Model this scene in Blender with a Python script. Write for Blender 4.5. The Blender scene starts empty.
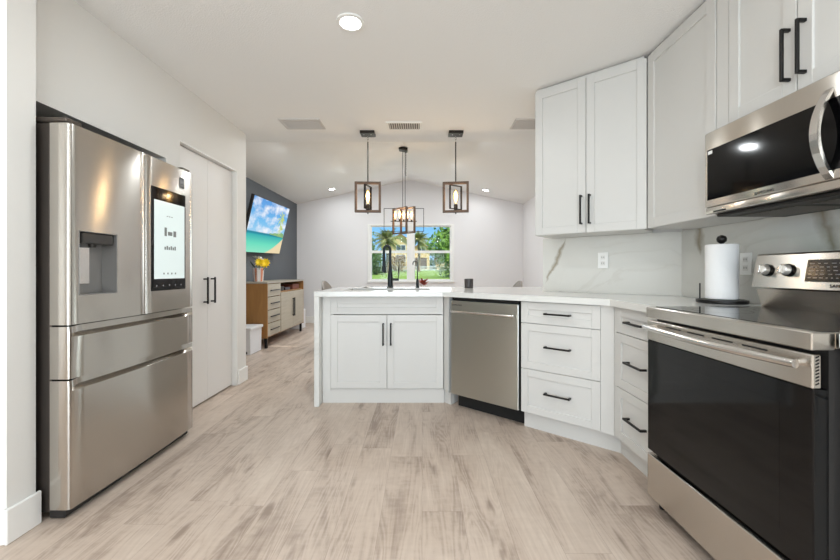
import bpy, bmesh, math, random
from mathutils import Vector, Matrix
from mathutils.geometry import tessellate_polygon
random.seed(7)
PI = math.pi
scene = bpy.context.scene
COL = scene.collection

# ------------------------------------------------------------------ camera, world, lights
F = 385.0
cam_d = bpy.data.cameras.new('camera'); cam = bpy.data.objects.new('camera', cam_d); COL.objects.link(cam)
cam.location = (0, 0, 1.08); cam.rotation_euler = (PI/2, 0, 0)
cam_d.sensor_width = 36; cam_d.lens = 36*F/840; cam_d.shift_x = -2/840; cam_d.shift_y = -9/840
cam_d.clip_start = .05; cam_d.clip_end = 400
scene.camera = cam
scene.view_settings.view_transform = 'Standard'; scene.view_settings.look = 'None'
scene.view_settings.gamma = 1; scene.view_settings.use_curve_mapping = False
scene.view_settings.exposure = 0.40
try:
    scene.cycles.max_bounces = 10; scene.cycles.diffuse_bounces = 6; scene.cycles.glossy_bounces = 5
    scene.cycles.sample_clamp_indirect = 4.0; scene.cycles.use_denoising = True
    scene.cycles.caustics_reflective = False; scene.cycles.caustics_refractive = False
except Exception: pass

world = bpy.data.worlds.new('sky'); scene.world = world; world.use_nodes = True
wn = world.node_tree.nodes; wl = world.node_tree.links; wn.clear()
_o = wn.new('ShaderNodeOutputWorld'); _b = wn.new('ShaderNodeBackground'); _t = wn.new('ShaderNodeTexCoord')
_s = wn.new('ShaderNodeSeparateXYZ'); _r = wn.new('ShaderNodeValToRGB')
_r.color_ramp.elements[0].position = 0.0; _r.color_ramp.elements[0].color = (.42, .66, .92, 1)
_r.color_ramp.elements[1].position = .5; _r.color_ramp.elements[1].color = (.12, .32, .80, 1)
_e = _r.color_ramp.elements.new(.12); _e.color = (.20, .50, .90, 1)
wl.new(_t.outputs['Generated'], _s.inputs[0]); wl.new(_s.outputs['Z'], _r.inputs[0]); wl.new(_r.outputs[0], _b.inputs[0])
_b.inputs[1].default_value = .95; wl.new(_b.outputs[0], _o.inputs[0])

sun_d = bpy.data.lights.new('sun', 'SUN'); sun_d.energy = 4.2; sun_d.angle = .01; sun_d.color = (1, .95, .86)
sun = bpy.data.objects.new('sun', sun_d); COL.objects.link(sun); sun.rotation_euler = (math.radians(38), 0, math.radians(50))

def area(name, loc, rot, sx, sy, power, color=(1, 1, 1), shape='RECTANGLE'):
    d = bpy.data.lights.new(name, 'AREA'); d.shape = shape; d.size = sx
    if shape == 'RECTANGLE': d.size_y = sy
    d.energy = power; d.color = color
    o = bpy.data.objects.new(name, d); COL.objects.link(o); o.location = loc; o.rotation_euler = rot
    return o
BACK_FILL_P = 98
area('added_back_fill', (-.5, -2.75, 1.10), (PI/2+math.radians(6), 0, 0), 3.2, 1.9, BACK_FILL_P, (.91, .98, 1))  # large fill lamp added behind the camera, tilted up, in place of daylight
area('daylight_through_living_window', (-.21, 7.93, 1.45), (-PI/2, 0, 0), 1.6, 1.1, 8, (.95, .98, 1))
CAN_P = 7.0
LIVING_P = 13.5

# ------------------------------------------------------------------ materials
def lin(c):
    return tuple((v/255/12.92 if v/255 <= .04045 else ((v/255+.055)/1.055)**2.4) for v in c)
MATS = {}
def mat(name, rgb, rough=.5, metal=0, emit=0, emit_rgb=None, trans=0, bump=None, spec=None, aniso=0, coat=0, var=0):
    if name in MATS: return MATS[name]
    m = bpy.data.materials.new(name); m.use_nodes = True; MATS[name] = m
    n = m.node_tree.nodes; l = m.node_tree.links; b = n['Principled BSDF']
    c = lin(rgb) + (1,)
    b.inputs['Base Color'].default_value = c
    b.inputs['Roughness'].default_value = rough; b.inputs['Metallic'].default_value = metal
    if spec is not None: b.inputs['Specular IOR Level'].default_value = spec
    if trans: b.inputs['Transmission Weight'].default_value = trans
    if coat: b.inputs['Coat Weight'].default_value = coat
    if aniso: b.inputs['Anisotropic'].default_value = aniso
    if emit:
        b.inputs['Emission Color'].default_value = lin(emit_rgb or rgb) + (1,)
        b.inputs['Emission Strength'].default_value = emit
    tc = n.new('ShaderNodeTexCoord')
    if var:
        no = n.new('ShaderNodeTexNoise'); no.inputs['Scale'].default_value = 3; no.inputs['Detail'].default_value = 4
        mx = n.new('ShaderNodeMix'); mx.data_type = 'RGBA'
        mx.inputs['A'].default_value = c; mx.inputs['B'].default_value = tuple(v*(1-var) for v in c[:3]) + (1,)
        l.new(tc.outputs['Object'], no.inputs['Vector']); l.new(no.outputs['Fac'], mx.inputs['Factor']); l.new(mx.outputs['Result'], b.inputs['Base Color'])
    if bump:
        sc, st = bump
        no = n.new('ShaderNodeTexNoise'); no.inputs['Scale'].default_value = sc; no.inputs['Detail'].default_value = 3
        bp = n.new('ShaderNodeBump'); bp.inputs['Strength'].default_value = st; bp.inputs['Distance'].default_value = .005
        l.new(tc.outputs['Object'], no.inputs['Vector']); l.new(no.outputs['Fac'], bp.inputs['Height']); l.new(bp.outputs[0], b.inputs['Normal'])
    return m

ROTA = 0.25
def steel_mat(name, rgb, rough, axis_scale, amt=.08):
    """brushed steel: streaky roughness and bump along one object axis"""
    m = mat(name, rgb, rough, 1)
    n = m.node_tree.nodes; l = m.node_tree.links; b = n['Principled BSDF']
    tc = n.new('ShaderNodeTexCoord'); mp = n.new('ShaderNodeMapping'); mp.inputs['Scale'].default_value = axis_scale
    no = n.new('ShaderNodeTexNoise'); no.inputs['Scale'].default_value = 1; no.inputs['Detail'].default_value = 2
    mr = n.new('ShaderNodeMapRange'); mr.inputs['To Min'].default_value = rough-amt; mr.inputs['To Max'].default_value = rough+amt
    l.new(tc.outputs['Object'], mp.inputs[0]); l.new(mp.outputs[0], no.inputs['Vector']); l.new(no.outputs['Fac'], mr.inputs['Value']); l.new(mr.outputs[0], b.inputs['Roughness'])
    tg = n.new('ShaderNodeTangent'); tg.direction_type = 'RADIAL'; tg.axis = 'Z'; l.new(tg.outputs[0], b.inputs['Tangent']); b.inputs['Anisotropic'].default_value = .9; b.inputs['Anisotropic Rotation'].default_value = ROTA
    return m
M_FSTEEL = steel_mat('fridge_brushed_steel', (192, 187, 180), .19, (.5, .5, 240), .02)
M_STEEL = steel_mat('brushed_steel', (205, 199, 191), .24, (.5, .5, 260), .015)
M_DWSTEEL = steel_mat('dishwasher_steel', (206, 208, 203), .28, (.5, .5, 220), .012)
M_BRIGHT = mat('polished_steel', (215, 212, 208), .2, 1)
M_WALL = mat('wall_paint', (226, 224, 220), .75, bump=(90, .08))
M_CEIL = mat('ceiling_texture_paint', (240, 239, 237), .9, bump=(130, .45))
M_FAR = mat('living_wall_paint', (228, 226, 227), .8, bump=(90, .06))
M_GREY = mat('charcoal_wall_paint', (92, 96, 101), .7, var=.1)
M_TRIM = mat('white_trim_paint', (234, 233, 230), .45)
M_CAB = mat('white_cabinet_lacquer', (207, 206, 203), .4)
M_DOORW = mat('white_door_paint', (230, 228, 226), .45)
M_BLACK = mat('matte_black_metal', (34, 33, 33), .38, .6)
M_DARK = mat('dark_plastic', (30, 28, 27), .5)
M_BODY = mat('graphite_metal_side', (92, 84, 78), .4, .7)
M_GLASSBLK = mat('black_glass', (7, 7, 8), .07, spec=.32)
M_SHADOW = mat('dark_gap', (14, 13, 12), .8)
M_PAPER = mat('paper_towel_white', (240, 240, 240), .95, bump=(60, .3))
M_OUTLET = mat('outlet_plastic', (238, 238, 236), .35)
M_BRONZE = mat('rustic_wood_frame', (98, 76, 60), .55, var=.35)
M_GUN = mat('dark_bronze_metal', (52, 48, 45), .4, .8)
M_VENT = mat('vent_paint', (205, 202, 199), .6)
M_VENTD = mat('vent_shadow', (110, 106, 102), .8)
M_BULB = mat('warm_bulb_glow', (255, 214, 150), .3, emit=7, emit_rgb=(255, 205, 130))
M_LENS = mat('downlight_lens', (255, 255, 255), .4, emit=14)

def thin_glass(name, tint=(1, 1, 1), fac=.08):
    m = bpy.data.materials.new(name); m.use_nodes = True; n = m.node_tree.nodes; l = m.node_tree.links; n.clear()
    o = n.new('ShaderNodeOutputMaterial'); t = n.new('ShaderNodeBsdfTransparent'); g = n.new('ShaderNodeBsdfGlossy'); x = n.new('ShaderNodeMixShader')
    t.inputs[0].default_value = tint + (1,); g.inputs['Roughness'].default_value = .02; x.inputs[0].default_value = fac
    l.new(t.outputs[0], x.inputs[1]); l.new(g.outputs[0], x.inputs[2]); l.new(x.outputs[0], o.inputs[0]); return m
M_PANE = thin_glass('window_glass', (.97, .99, .98), .012)
M_BGLASS = thin_glass('bulb_glass', (1, .93, .8), .08)

def floor_mat():
    m = bpy.data.materials.new('vinyl_plank_floor'); m.use_nodes = True
    n = m.node_tree.nodes; l = m.node_tree.links; b = n['Principled BSDF']
    tc = n.new('ShaderNodeTexCoord'); sp = n.new('ShaderNodeSeparateXYZ'); cb = n.new('ShaderNodeCombineXYZ')
    l.new(tc.outputs['Object'], sp.inputs[0]); l.new(sp.outputs['Y'], cb.inputs['X']); l.new(sp.outputs['X'], cb.inputs['Y'])
    def mth(op, a, bb=0.0, cc=0.0):
        x = n.new('ShaderNodeMath'); x.operation = op
        for i, v in enumerate((a, bb, cc)):
            if isinstance(v, (int, float)): x.inputs[i].default_value = v
            else: l.new(v, x.inputs[i])
        return x.outputs[0]
    PW, PL = .182, 1.22
    rowf = mth('DIVIDE', sp.outputs['X'], PW); row = mth('FLOOR', rowf); fr_ = mth('SUBTRACT', rowf, row)
    wr = n.new('ShaderNodeTexWhiteNoise'); wr.noise_dimensions = '1D'; l.new(row, wr.inputs['W'])
    colf = mth('ADD', mth('DIVIDE', sp.outputs['Y'], PL), wr.outputs['Value']); col_ = mth('FLOOR', colf); fc_ = mth('SUBTRACT', colf, col_)
    wp = n.new('ShaderNodeTexWhiteNoise'); wp.noise_dimensions = '2D'; cw_ = n.new('ShaderNodeCombineXYZ'); l.new(row, cw_.inputs[0]); l.new(col_, cw_.inputs[1]); l.new(cw_.outputs[0], wp.inputs['Vector'])
    rnd = wp.outputs['Value']
    ex = mth('MULTIPLY', mth('MINIMUM', fr_, mth('SUBTRACT', 1.0, fr_)), PW); ey = mth('MULTIPLY', mth('MINIMUM', fc_, mth('SUBTRACT', 1.0, fc_)), PL)
    seam = mth('LESS_THAN', mth('MINIMUM', ex, ey), .0011)
    # per plank offset so that the grain breaks at the seams
    cb2 = n.new('ShaderNodeCombineXYZ'); m1 = n.new('ShaderNodeMath'); m1.operation = 'MULTIPLY'; m1.inputs[1].default_value = 37.0
    l.new(rnd, m1.inputs[0])
    l.new(m1.outputs[0], cb2.inputs['Z'])
    va = n.new('ShaderNodeVectorMath'); va.operation = 'ADD'; l.new(tc.outputs['Object'], va.inputs[0]); l.new(cb2.outputs[0], va.inputs[1])
    def noise(scale, detail, dist, rough=.55):
        mp = n.new('ShaderNodeMapping'); mp.inputs['Scale'].default_value = scale; l.new(va.outputs[0], mp.inputs[0])
        no = n.new('ShaderNodeTexNoise'); no.inputs['Scale'].default_value = 1; no.inputs['Detail'].default_value = detail
        no.inputs['Distortion'].default_value = dist; no.inputs['Roughness'].default_value = rough
        l.new(mp.outputs[0], no.inputs['Vector']); return no
    g1 = noise((5, 1.1, 1), 5, 1.0, .6); g2 = noise((110, 5, 1), 3, .3, .6); g3 = noise((12, 32, 1), 3, .3, .6)
    mp = n.new('ShaderNodeMapping'); mp.inputs['Scale'].default_value = (9, .9, 1); l.new(va.outputs[0], mp.inputs[0])
    nd = n.new('ShaderNodeTexNoise'); nd.inputs['Scale'].default_value = 1; nd.inputs['Detail'].default_value = 2; nd.inputs['Distortion'].default_value = .6; l.new(mp.outputs[0], nd.inputs['Vector'])
    rings = mth('PINGPONG', mth('MULTIPLY', nd.outputs['Fac'], 14.0), .5)
    vk = n.new('ShaderNodeTexVoronoi'); mk = n.new('ShaderNodeMapping'); mk.inputs['Scale'].default_value = (5.0, 1.6, 1); l.new(va.outputs[0], mk.inputs[0]); l.new(mk.outputs[0], vk.inputs['Vector']); vk.inputs['Scale'].default_value = 1
    knot = mth('MAXIMUM', mth('SUBTRACT', 1.0, mth('MULTIPLY', vk.outputs['Distance'], 7.0)), 0.0)
    v = mth('ADD', mth('MULTIPLY', g1.outputs['Fac'], .56), mth('MULTIPLY', g2.outputs['Fac'], .15))
    v = mth('ADD', v, mth('MULTIPLY', rings, .15)); v = mth('ADD', v, mth('MULTIPLY', g3.outputs['Fac'], .12))
    v = mth('ADD', v, mth('MULTIPLY', rnd, .07)); v = mth('SUBTRACT', v, mth('MULTIPLY', knot, .20))
    rp = n.new('ShaderNodeValToRGB'); e = rp.color_ramp.elements
    e[0].position = .34; e[0].color = lin((146, 129, 116)) + (1,)
    e[1].position = .68; e[1].color = lin((206, 191, 177)) + (1,)
    e2 = e.new(.48); e2.color = lin((186, 169, 155)) + (1,)
    l.new(v, rp.inputs[0])
    mx = n.new('ShaderNodeMix'); mx.data_type = 'RGBA'; mx.inputs['B'].default_value = lin((128, 110, 98)) + (1,)
    l.new(mth('MULTIPLY', seam, .35), mx.inputs['Factor']); l.new(rp.outputs[0], mx.inputs['A']); l.new(mx.outputs['Result'], b.inputs['Base Color'])
    b.inputs['Roughness'].default_value = .42; b.inputs['Specular IOR Level'].default_value = .35
    bp = n.new('ShaderNodeBump'); bp.inputs['Strength'].default_value = .12; bp.inputs['Distance'].default_value = .003
    l.new(g2.outputs['Fac'], bp.inputs['Height']); l.new(bp.outputs[0], b.inputs['Normal'])
    return m
M_FLOOR = floor_mat()

def quartz_mat(name, base, strokes=(), vein=.35, rough=.14):
    """white quartz with faint veins; strokes = (x0, z0, x1, z1, width) bold veins in object x/z"""
    m = bpy.data.materials.new(name); m.use_nodes = True
    n = m.node_tree.nodes; l = m.node_tree.links; b = n['Principled BSDF']
    tc = n.new('ShaderNodeTexCoord')
    def mth(op, a, bb=0.0, clamp=False):
        x = n.new('ShaderNodeMath'); x.operation = op; x.use_clamp = clamp
        for i, v in enumerate((a, bb)):
            if isinstance(v, (int, float)): x.inputs[i].default_value = v
            else: l.new(v, x.inputs[i])
        return x.outputs[0]
    no = n.new('ShaderNodeTexNoise'); no.inputs['Scale'].default_value = 1.6; no.inputs['Detail'].default_value = 6; no.inputs['Distortion'].default_value = 1.4
    l.new(tc.outputs['Object'], no.inputs['Vector'])
    v = mth('ABSOLUTE', mth('SUBTRACT', no.outputs['Fac'], .5)); v = mth('SUBTRACT', 1.0, mth('MULTIPLY', v, 45), True)
    n2 = n.new('ShaderNodeTexNoise'); n2.inputs['Scale'].default_value = 1.1; n2.inputs['Detail'].default_value = 2; l.new(tc.outputs['Object'], n2.inputs['Vector'])
    msk = mth('MULTIPLY', mth('SUBTRACT', n2.outputs['Fac'], .45, True), 3.0, True)
    v = mth('MULTIPLY', mth('MULTIPLY', v, msk), vein)
    mx = n.new('ShaderNodeMix'); mx.data_type = 'RGBA'; mx.inputs['A'].default_value = lin(base) + (1,); mx.inputs['B'].default_value = lin((168, 160, 148)) + (1,)
    l.new(v, mx.inputs['Factor']); out = mx.outputs['Result']
    if strokes:
        sp = n.new('ShaderNodeSeparateXYZ'); l.new(tc.outputs['Object'], sp.inputs[0])
        n3 = n.new('ShaderNodeTexNoise'); n3.inputs['Scale'].default_value = 14; n3.inputs['Detail'].default_value = 4; l.new(tc.outputs['Object'], n3.inputs['Vector'])
        wob = mth('MULTIPLY', mth('SUBTRACT', n3.outputs['Fac'], .5), .07)
        tot = None
        for (x0, z0, x1, z1, w) in strokes:
            t = mth('DIVIDE', mth('SUBTRACT', sp.outputs['Z'], z0), z1-z0)
            xc = mth('ADD', mth('ADD', x0, mth('MULTIPLY', t, x1-x0)), wob)
            d = mth('ABSOLUTE', mth('SUBTRACT', sp.outputs['X'], xc))
            win = mth('MULTIPLY', mth('MULTIPLY', t, mth('SUBTRACT', 1.0, t)), 4.0, True)
            ww = mth('ADD', mth('MULTIPLY', win, w), .0004)
            s = mth('SUBTRACT', 1.0, mth('DIVIDE', d, ww), True)
            s = mth('MULTIPLY', s, mth('MULTIPLY', win, 1.6, True))
            tot = s if tot is None else mth('MAXIMUM', tot, s)
        m2 = n.new('ShaderNodeMix'); m2.data_type = 'RGBA'; m2.inputs['B'].default_value = lin((150, 140, 122)) + (1,)
        l.new(mth('MULTIPLY', tot, .95), m2.inputs['Factor']); l.new(out, m2.inputs['A']); out = m2.outputs['Result']
    l.new(out, b.inputs['Base Color']); b.inputs['Roughness'].default_value = rough
    return m
M_QUARTZ = quartz_mat('white_quartz_counter', (218, 218, 215), vein=.3)

def wood_mat(name, c1, c2, scale=(3, 3, 30), rough=.5):
    m = bpy.data.materials.new(name); m.use_nodes = True
    n = m.node_tree.nodes; l = m.node_tree.links; b = n['Principled BSDF']
    tc = n.new('ShaderNodeTexCoord'); mp = n.new('ShaderNodeMapping'); mp.inputs['Scale'].default_value = scale
    no = n.new('ShaderNodeTexNoise'); no.inputs['Scale'].default_value = 1; no.inputs['Detail'].default_value = 5; no.inputs['Distortion'].default_value = 1
    mx = n.new('ShaderNodeMix'); mx.data_type = 'RGBA'; mx.inputs['A'].default_value = lin(c1) + (1,); mx.inputs['B'].default_value = lin(c2) + (1,)
    l.new(tc.outputs['Object'], mp.inputs[0]); l.new(mp.outputs[0], no.inputs['Vector']); l.new(no.outputs['Fac'], mx.inputs['Factor']); l.new(mx.outputs['Result'], b.inputs['Base Color'])
    b.inputs['Roughness'].default_value = rough
    return m
M_OAKB = wood_mat('brown_wood_side', (128, 88, 46), (176, 128, 72), (14, 14, 2))
M_OAKP = wood_mat('pale_wood_front', (186, 178, 162), (158, 148, 130), (3, 3, 30))

# ------------------------------------------------------------------ mesh helpers
def new_bm(): return bmesh.new()
def box(bm, x0, x1, y0, y1, z0, z1, bev=0.0, seg=2):
    if x1 < x0: x0, x1 = x1, x0
    if y1 < y0: y0, y1 = y1, y0
    if z1 < z0: z0, z1 = z1, z0
    r = bmesh.ops.create_cube(bm, size=1)
    vs = r['verts']
    for v in vs: v.co = Vector((x0+(v.co.x+.5)*(x1-x0), y0+(v.co.y+.5)*(y1-y0), z0+(v.co.z+.5)*(z1-z0)))
    if bev > 0:
        es = list({e for v in vs for e in v.link_edges})
        bmesh.ops.bevel(bm, geom=es, offset=bev, segments=seg, affect='EDGES', profile=.5)
    return vs
def prism(bm, pts, z0, z1):
    """vertical prism from an xy outline"""
    b = [bm.verts.new((p[0], p[1], z0)) for p in pts]; t = [bm.verts.new((p[0], p[1], z1)) for p in pts]
    n = len(pts); bm.faces.new(b[::-1]); bm.faces.new(t)
    for i in range(n): bm.faces.new((b[i], b[(i+1) % n], t[(i+1) % n], t[i]))
def xprism(bm, pts, x0, x1):
    """prism along x from a yz outline"""
    b = [bm.verts.new((x0, p[0], p[1])) for p in pts]; t = [bm.verts.new((x1, p[0], p[1])) for p in pts]
    n = len(pts); bm.faces.new(b); bm.faces.new(t[::-1])
    for i in range(n): bm.faces.new((b[i], t[i], t[(i+1) % n], b[(i+1) % n]))
def tube(bm, pts, r, seg=10, caps=True):
    pts = [Vector(p) for p in pts]; rs = r if isinstance(r, (list, tuple)) else [r]*len(pts)
    rings = []; up = None
    for i, p in enumerate(pts):
        d = (pts[min(i+1, len(pts)-1)]-pts[max(i-1, 0)]).normalized()
        if up is None: up = Vector((0, 0, 1)) if abs(d.z) < .9 else Vector((1, 0, 0))
        a = d.cross(up).normalized(); up = a.cross(d).normalized()
        rings.append([bm.verts.new(p+(a*math.cos(2*PI*k/seg)+up*math.sin(2*PI*k/seg))*rs[i]) for k in range(seg)])
    for i in range(len(rings)-1):
        for k in range(seg): bm.faces.new((rings[i][k], rings[i][(k+1) % seg], rings[i+1][(k+1) % seg], rings[i+1][k]))
    if caps: bm.faces.new(rings[0][::-1]); bm.faces.new(rings[-1])
def lathe(bm, prof, c=(0, 0, 0), seg=24, axis='z', closed=False):
    rings = []
    for (r, h) in prof:
        ring = []
        for k in range(seg):
            a = 2*PI*k/seg; x, y = max(r, 1e-4)*math.cos(a), max(r, 1e-4)*math.sin(a)
            p = {'z': (x, y, h), 'y': (x, h, y), 'x': (h, x, y)}[axis]
            ring.append(bm.verts.new(Vector(p)+Vector(c)))
        rings.append(ring)
    for i in range(len(rings)-1):
        for k in range(seg): bm.faces.new((rings[i][k], rings[i][(k+1) % seg], rings[i+1][(k+1) % seg], rings[i+1][k]))
    if closed:
        for k in range(seg): bm.faces.new((rings[-1][k], rings[-1][(k+1) % seg], rings[0][(k+1) % seg], rings[0][k]))
        return
    bm.faces.new(rings[0][::-1]); bm.faces.new(rings[-1])
def obj(name, bm, m, parent=None, smooth=False, loc=None, rz=0):
    bmesh.ops.recalc_face_normals(bm, faces=bm.faces)
    me = bpy.data.meshes.new(name); bm.to_mesh(me); bm.free()
    ms = m if isinstance(m, (list, tuple)) else [m]
    for x in ms: me.materials.append(x)
    o = bpy.data.objects.new(name, me); COL.objects.link(o)
    if parent is not None: o.parent = parent
    if loc is not None: o.location = loc
    o.rotation_euler[2] = rz
    if smooth:
        for p in me.polygons: p.use_smooth = True
        try: me.set_sharp_from_angle(angle=math.radians(35))
        except Exception: pass
    return o
def tag(o, label=None, cat=None, group=None, kind=None):
    if label: o['label'] = label
    if cat: o['category'] = cat
    if group: o['group'] = group
    if kind: o['kind'] = kind
    return o
def thing(name, label, cat, loc=(0, 0, 0), rz=0, group=None):
    o = bpy.data.objects.new(name, None); COL.objects.link(o); o.empty_display_size = .1
    o.location = loc; o.rotation_euler = (0, 0, rz); tag(o, label, cat, group); return o
def struct(name, bm, m, label=None, **k):
    o = obj(name, bm, m, **k); o['kind'] = 'structure'
    if label: o['label'] = label
    return o
def copy_tree(o, parent=None):
    c = o.copy(); COL.objects.link(c); c.parent = parent
    for ch in list(o.children): copy_tree(ch, c)
    return c
def cut(o, x0, x1, y0, y1, z0, z1):
    """boolean recess, applied at once; no cutter left behind"""
    bm = new_bm(); box(bm, x0, x1, y0, y1, z0, z1); me = bpy.data.meshes.new('tmp'); bm.to_mesh(me); bm.free()
    c = bpy.data.objects.new('tmp', me); COL.objects.link(c); c.parent = o.parent
    md = o.modifiers.new('b', 'BOOLEAN'); md.operation = 'DIFFERENCE'; md.object = c; md.solver = 'EXACT'
    bpy.context.view_layer.update(); dg = bpy.context.evaluated_depsgraph_get()
    res = bpy.data.meshes.new_from_object(o.evaluated_get(dg)); o.modifiers.clear(); o.data = res
    bpy.data.objects.remove(c, do_unlink=True)
def text_part(name, body, size, m, parent, loc, rot, depth=.0006, sx=1.0):
    cu = bpy.data.curves.new(name, 'FONT'); cu.body = body; cu.size = size; cu.extrude = depth; cu.align_x = 'CENTER'; cu.align_y = 'CENTER'; cu.space_character = 1.15
    t = bpy.data.objects.new('tmp', cu); COL.objects.link(t)
    bpy.context.view_layer.update(); dg = bpy.context.evaluated_depsgraph_get()
    me = bpy.data.meshes.new_from_object(t.evaluated_get(dg)); bpy.data.objects.remove(t, do_unlink=True)
    me.materials.clear(); me.materials.append(m)
    o = bpy.data.objects.new(name, me); COL.objects.link(o); o.parent = parent; o.location = loc; o.rotation_euler = rot; o.scale = (sx, 1, 1)
    return o

# ------------------------------------------------------------------ shell
XL, XR = -1.745, 1.725           # kitchen walls
LXL, LXR, YF = -2.6, 2.10, 8.0   # living room
ZC = 2.438
RDG = -.28
U = Vector((.7547, -.6561, 0)); N = Vector((.6561, .7547, 0)); ANG = math.atan2(-.6561, .7547)

bm = new_bm(); box(bm, -3.1, 3.0, -3.0, YF+.1, -.12, 0); struct('floor', bm, M_FLOOR, 'grey beige wood plank floor')
bm = new_bm(); box(bm, -3.1, 3.0, -3.0, 4.054, ZC, ZC+.45); struct('ceiling', bm, M_CEIL, 'flat textured white kitchen ceiling')
# vaulted ceiling of the living room: two slopes
bm = new_bm()
ze, zr = 2.47, 2.97
for (xa, za, xb, zb) in ((LXL-.1, ze-.02, RDG, zr), (RDG, zr, LXR+.1, ze-.02)):
    vs = [(xa, 4.056, za), (xb, 4.056, zb), (xb, YF+.1, zb), (xa, YF+.1, za)]
    lo = [bm.verts.new(v) for v in vs]; hi = [bm.verts.new((v[0], v[1], v[2]+.12)) for v in vs]
    bm.faces.new(lo); bm.faces.new(hi[::-1])
    for i in range(4): bm.faces.new((lo[i], hi[i], hi[(i+1) % 4], lo[(i+1) % 4]))
struct('ceiling', bm, M_CEIL, 'vaulted white living room ceiling')

# kitchen left wall, with the fridge alcove and the pantry doorway
bm = new_bm()
PY0, PY1, PZ = 2.776, 3.651, 2.03
box(bm, XL-.12, XL, 1.637, 2.624, 1.85, ZC)          # header over fridge
box(bm, XL-.12, XL, 2.624, PY0, 0, ZC)
box(bm, XL-.12, XL, PY0, PY1, PZ, ZC)
box(bm, XL-.12, XL, PY1, 3.817, 0, ZC)
box(bm, LXL, XL-.12, 3.70, 3.817, 0, ZC)           # return behind pantry
box(bm, LXL, XL-.12, 1.637, 2.70, 1.85, 1.95)         # alcove soffit
box(bm, LXL, XL-.12, 2.624, 2.70, 0, 1.85)             # alcove side
struct('wall_left', bm, M_WALL)
bm = new_bm(); box(bm, -3.0, -1.645, 1.525, 1.640, 0, ZC); struct('wall_stub', bm, M_WALL, 'white wall end beside the refrigerator')
bm = new_bm(); box(bm, LXL-.12, LXL, 3.70, YF, 0, ze+.02); struct('wall_living_left', bm, M_GREY, 'charcoal accent wall behind the television')
bm = new_bm(); box(bm, LXL-.1, LXL-.0, 1.635, 3.70, 0, ZC); struct('wall_alcove_back', bm, M_WALL)
bm = new_bm(); box(bm, -3.1, -3.0, -3.0, 1.635, 0, ZC); struct('wall_near_left', bm, M_WALL)
# right wall
bm = new_bm(); box(bm, XR, XR+.12, -3.0, 2.60, 0, ZC); struct('wall_right', bm, M_WALL)
w0 = Vector((.625, 3.50, 0)); a = w0+U*.503; b = w0+U*1.4575
bm = new_bm(); prism(bm, [(a.x, a.y), (b.x, b.y), (b.x+N.x*.12+.09, b.y+N.y*.12-.06), (a.x+N.x*.12, a.y+N.y*.12)], 0, ZC)
struct('wall_angled', bm, M_WALL)
bm = new_bm(); box(bm, LXR, LXR+.12, 2.60, YF, 0, ze+.03); box(bm, XR+.12, LXR, 2.5, 2.60, 0, ZC); struct('wall_living_right', bm, M_FAR)
# far wall with window opening
WX0, WX1, WZ0, WZ1 = -1.13, .665, .84, 2.05
bm = new_bm()
pts_out = [(LXL, 0), (LXR, 0), (LXR, ze+.0), (RDG, zr+.01), (LXL, ze+.0)]
box(bm, LXL, WX0, YF, YF+.15, 0, 2.46); box(bm, WX1, LXR, YF, YF+.15, 0, 2.46); box(bm, WX0, WX1, YF, YF+.15, 0, WZ0); box(bm, WX0, WX1, YF, YF+.15, WZ1, 2.46)
g = [(LXL, 2.46), (LXR, 2.46), (LXR, 2.49), (RDG, zr+.03), (LXL, 2.49)]
f1 = [bm.verts.new((p[0], YF, p[1])) for p in g]; f2 = [bm.verts.new((p[0], YF+.15, p[1])) for p in g]
bm.faces.new(f1); bm.faces.new(f2[::-1])
for i in range(5): bm.faces.new((f1[i], f2[i], f2[(i+1) % 5], f1[(i+1) % 5]))
struct('wall_far', bm, M_FAR)
# back wall behind the camera with an unseen wide opening, added to let light in
bm = new_bm(); box(bm, -3.1, -2.2, -3.1, -3.0, 0, ZC); box(bm, 1.2, 3.0, -3.1, -3.0, 0, ZC); box(bm, -2.2, 1.2, -3.1, -3.0, 2.2, ZC)
struct('wall_back', bm, M_WALL)

# baseboards
def bb(name, segs):
    bm = new_bm()
    for s in segs: box(bm, *s, 0, .14, .004, 1)
    struct(name, bm, M_TRIM)
bb('baseboard_left', [(XL, XL+.014, PY1+.0, 3.831), (XL, XL+.014, 2.624, PY0), (XL-.1, XL+.0, 3.817, 3.831)])
bb('baseboard_stub', [(-1.645, -1.63, 1.51, 1.653), (-3.0, -1.645, 1.51, 1.525)])
bb('baseboard_far', [(LXL, LXR, YF-.014, YF)])
bb('baseboard_living_left', [(LXL, LXL+.014, 3.83, YF-.014)])
bb('baseboard_living_right', [(LXR-.014, LXR, 3.0, YF-.014)])

# pantry doors (a pair of flush panels) in their recess
rec = XL-.045
mid = (PY0+PY1)/2
for i, (y0, y1, hy) in enumerate(((PY0+.003, mid-.0008, mid-.055), (mid+.0008, PY1-.022, mid+.055))):
    bm = new_bm(); box(bm, rec-.035, rec, y0, y1, .012, PZ-.018, .002, 1)
    d = struct('door_%d' % (i+1), bm, M_DOORW, ('near' if i == 0 else 'far')+' white flush pantry door with black bar handle')
    bm = new_bm(); box(bm, rec+.028, rec+.04, hy-.007, hy+.007, .81, 1.03, .002, 1)
    box(bm, rec, rec+.03, hy-.006, hy+.006, .82, .832); box(bm, rec, rec+.03, hy-.006, hy+.006, 1.008, 1.02)
    obj('handle', bm, M_BLACK, d)
bm = new_bm(); box(bm, XL-.118, XL-.09, PY0, PY1, 0, PZ); struct('pantry_gap_shade', bm, M_SHADOW, 'dark sheet standing for the shade behind pantry doors')  # near-black sheet gives the door gaps their shade
bm = new_bm(); box(bm, XL-.08, XL-.002, PY1-.018, PY1, 0, PZ); box(bm, XL-.08, XL-.002, PY0, PY1-.018, PZ-.012, PZ); struct('trim_3', bm, M_TRIM, 'pantry door jamb')

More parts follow.
